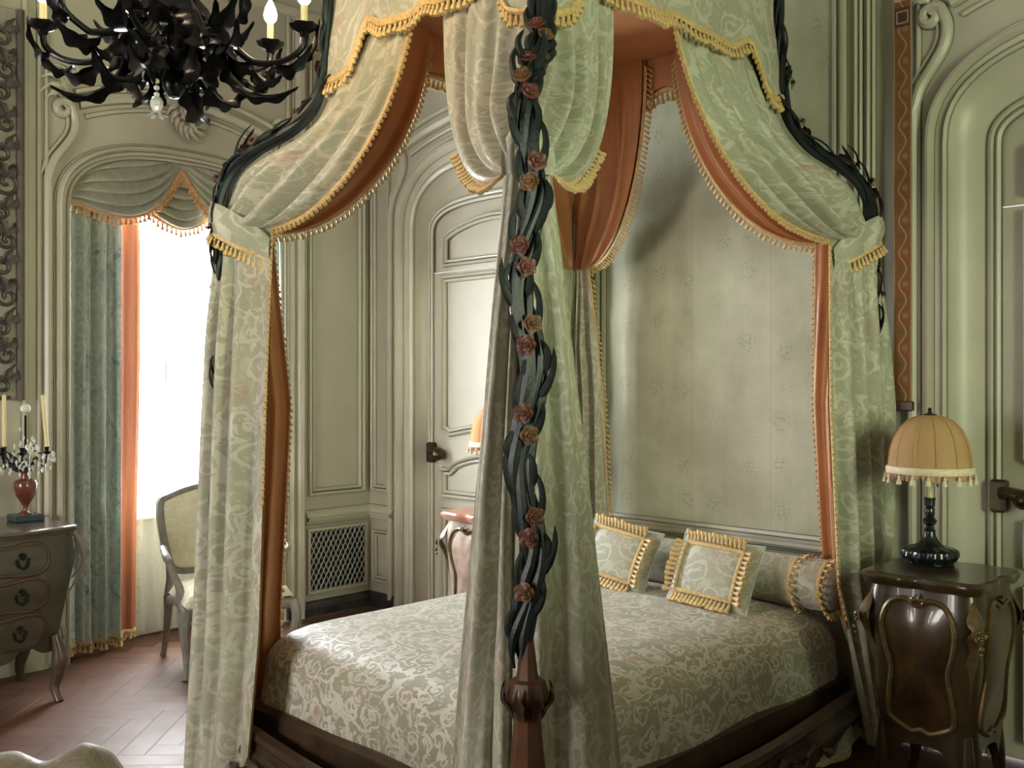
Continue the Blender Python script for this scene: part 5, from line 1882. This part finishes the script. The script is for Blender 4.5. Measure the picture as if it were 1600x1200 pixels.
for k in range(NA):
    a = 2 * PI * k / NA + 0.80
    d = Vector((math.cos(a), math.sin(a), 0))
    sd = Vector((-d.y, d.x, 0))
    R = 0.41 if k % 2 == 0 else 0.35
    up = 0.0 if k % 2 == 0 else 0.03
    B = lambda r, z, s=0.0: Vector((chx, chy, z)) + d * r + sd * s
    pts = spline([B(0.06, 2.74), B(0.13, 2.76), B(0.19, 2.69), B(0.26, 2.635 + up), B(R - 0.06, 2.64 + up), B(R, 2.68 + up), B(R + 0.01, 2.735 + up)], 30)
    arm = MB().tube(pts, [interp([0, .3, .7, 1], [0.015, 0.012, 0.010, 0.012], i / 29) for i in range(30)], 8).build('arm', M['iron'], ch)
    # leaves sheathing the arm and one long leaf hanging beneath it and curling up
    for q, (i0, ln, w, s) in enumerate(((4, 0.14, 0.042, 1), (8, 0.15, 0.042, -1), (13, 0.14, 0.038, 1), (18, 0.12, 0.034, -1), (23, 0.10, 0.028, 1))):
        p = pts[i0]
        tg = (pts[i0 + 1] - pts[i0]).normalized()
        lp = [p + tg * ln * t + sd * (0.02 * s * math.sin(PI * t)) + Vector((0, 0, -0.012 - 0.03 * math.sin(PI * t) + 0.05 * t * t)) for t in [i / 8 for i in range(9)]]
        MB().leaf(lp, w, sd + Vector((0, 0, 0.5 * s)), 3, 0.5).build('iron_leaf', M['iron'], arm)
    hang = spline([B(0.17, 2.70), B(0.17, 2.63), B(0.20, 2.575), B(0.26, 2.535), B(0.33, 2.53), B(0.40, 2.56)] if k % 2 == 0 else [B(0.14, 2.66), B(0.13, 2.60), B(0.15, 2.555), B(0.20, 2.545), B(0.24, 2.585), B(0.27, 2.63)], 16)
    MB().leaf(hang, 0.042, sd, 5, 0.6, 0.9).build('iron_leaf', M['iron'], arm)
    sc = [B(0.16 + math.cos(th) * 0.032 * (1 - th / 9), 2.655 + math.sin(th) * 0.032 * (1 - th / 9), 0.02) for th in [i * 0.35 for i in range(16)]]
    MB().tube(sc, 0.005, 6).build('scroll', M['iron'], arm)
    e = pts[-1]
    cup = MB().lathe([(0.006, -0.03), (0.012, -0.02), (0.018, -0.004), (0.040, 0.008), (0.046, 0.022), (0.040, 0.018), (0.016, 0.010)], tuple(e), 16, lambda th, r, z: r * (1 + 0.12 * math.cos(6 * th)) if r > 0.03 else r).build('candle_cup', M['iron'], arm)
    MB().lathe([(0.011, 0.01), (0.011, 0.085), (0.006, 0.088)], tuple(e), 12).build('candle_tube', M['candle'], arm)
    MB().lathe([(0.008, 0.086), (0.020, 0.10), (0.024, 0.118), (0.018, 0.142), (0.006, 0.168), (0.0, 0.175)], tuple(e), 12).build('bulb', M['bulb'], arm)
    if k % 2 == 0:
        pl = bpy.data.lights.new('candle_bulb_light', 'POINT')
        pl.energy, pl.color, pl.shadow_soft_size = 6.0, (1.0, 0.76, 0.48), 0.05
        po = bpy.data.objects.new('candle_bulb_light', pl)
        COL.objects.link(po)
        po.location = e + Vector((0, 0, 0.20))
# string of glass beads and a leafy glass drop below the stem, a little towards the window
gx, gy = chx - 0.022 + 0.05, chy - 0.022 - 0.05
MB().tube([(gx, gy, 2.56), (gx, gy, 2.44)], 0.0012, 4).build('bead_wire', M['iron'], ch)
for z in (2.551, 2.530, 2.509):
    MB().ball((gx, gy, z), 0.0095, 10, 8, 0.9).build('glass_bead', M['crystal'], ch)
MB().lathe([(0.0, 2.450), (0.012, 2.456), (0.021, 2.472), (0.021, 2.486), (0.012, 2.500), (0.0, 2.505)], (gx, gy, 0), 8).build('glass_ball', M['crystal'], ch, sharp=10)
gl = MB()
for k in range(6):
    a = 2 * PI * k / 6
    d = Vector((math.cos(a), math.sin(a), 0))
    gl.leaf([Vector((gx, gy, 2.446)) + d * 0.036 * t + Vector((0, 0, -0.008 * t + 0.006 * math.sin(PI * t))) for t in [i / 4 for i in range(5)]], 0.013, (-d.y, d.x, 0), 1)
gl.build('glass_leaf_drop', M['crystal'], ch)

# ================================================================== UPHOLSTERED BENCH IN THE FOREGROUND
bn = thing('upholstered_bench', 'beige silk upholstered bench end with rolled top at the bottom left corner', 'bench', (2.75, -3.42, 0))
bc = Vector((2.86, -3.40, 0))
vd = Vector((-0.701, 0.713, 0))      # away from the viewer
rd = Vector((0.713, 0.701, 0))


def bend(u, v):
    """end board: swooping top along rd, rolled over; v goes round the section"""
    s = lerp(-0.62, 0.30, u)
    top = sum(interp([-0.62, -0.10, 0.0, 0.05, 0.09, 0.13, 0.18, 0.22, 0.26, 0.285, 0.30], [0.57, 0.585, 0.588, 0.575, 0.564, 0.578, 0.606, 0.617, 0.600, 0.565, 0.52], s + ds_) for ds_ in (-0.02, -0.01, 0, 0.01, 0.02)) / 5
    th = 2 * PI * v
    r = 0.085
    zc = top - r
    if math.sin(th) >= 0:
        x, z = math.cos(th) * r, zc + math.sin(th) * r
    else:
        x, z = math.cos(th) * r * (1 + 0.05 * math.sin(th)), lerp(zc, 0.14, min(1, -math.sin(th) * 1.0) ** 0.6)
    wr = 0.0025 * math.sin(s * 40 + 2 * math.sin(th * 2)) * max(0, math.sin(th) + 0.4)
    return bc + rd * s + vd * (x + wr) + Vector((0, 0, z + wr))


MB().grid(bend, 90, 40, cv=True, uvfn=lambda u, v: (u * 1.1, v * 1.3)).build('rolled_end', M['bench_silk'], bn, sharp=0)
for s in (-0.62, 0.30):
    u = 0 if s < 0 else 1
    rows = [[(bend(u, k / 40) - (bc + rd * s + Vector((0, 0, 0.33)))) * q + (bc + rd * s + Vector((0, 0, 0.33))) + rd * (0.015 * (1 - q) * (1 if s > 0 else -1)) for k in range(40)] for q in (1.0, 0.7, 0.35, 0.02)]
    MB().pts(rows, True).build('end_panel', M['bench_silk'], bn, sharp=0)
MB().box((-0.55, -0.75, 0.20), (0.24, -0.06, 0.42), 0.05).xf(Matrix.Translation(bc) @ Matrix((rd, vd, Vector((0, 0, 1)))).transposed().to_4x4()).build('seat', M['bench_silk'], bn)
for s, t in ((-0.55, 0.0), (0.22, 0.0), (-0.5, -0.7), (0.2, -0.7)):
    p = bc + rd * s + vd * t
    MB().tube([p + Vector((0, 0, 0.2)), p + Vector((0.01, 0, 0.1)), p + Vector((0, 0, 0.0))], [0.035, 0.022, 0.018], 8).build('leg', M['dark_walnut'], bn)

# ================================================================== ADDED SCREEN, out of view, keeps window light off the lower right
scr = thing('light_blocking_screen', 'added stepped brocade screen, out of view, shading the lower right of the bed', 'light blocker', (5.5, -1.9, 0))
for k, (x0, y0, x1, y1, hz) in enumerate(((5.62, -2.85, 5.46, -2.10, 1.62), (5.46, -2.08, 5.62, -1.42, 1.42), (5.62, -1.40, 5.46, -0.85, 1.02))):
    a, b_ = Vector((x0, y0, 0)), Vector((x1, y1, 0))
    d = (b_ - a).normalized()
    n_ = Vector((d.y, -d.x, 0))
    Lp = (b_ - a).length
    fr_ = lambda s, z, p: a + d * s + n_ * p + Vector((0, 0, z))
    top = [(Lp * i / 16, hz - 0.10 + 0.10 * math.sin(PI * i / 16)) for i in range(17)]
    for sg in (1, -1):
        MB().pts([[fr_(s, 0.06, 0.008 * sg) for s, z in top], [fr_(s, z, 0.008 * sg) for s, z in top]], uv=[[(s, 0) for s, z in top], [(s, z) for s, z in top]]).build('panel', M['brocade'], scr)
    MB().sweep([(0, 0.0)] + top + [(Lp, 0.0)], [(0.0, -0.016), (0.0, 0.016), (-0.03, 0.016), (-0.03, -0.016), (0.0, -0.016)], fr_).build('frame', M['dark_walnut'], scr)
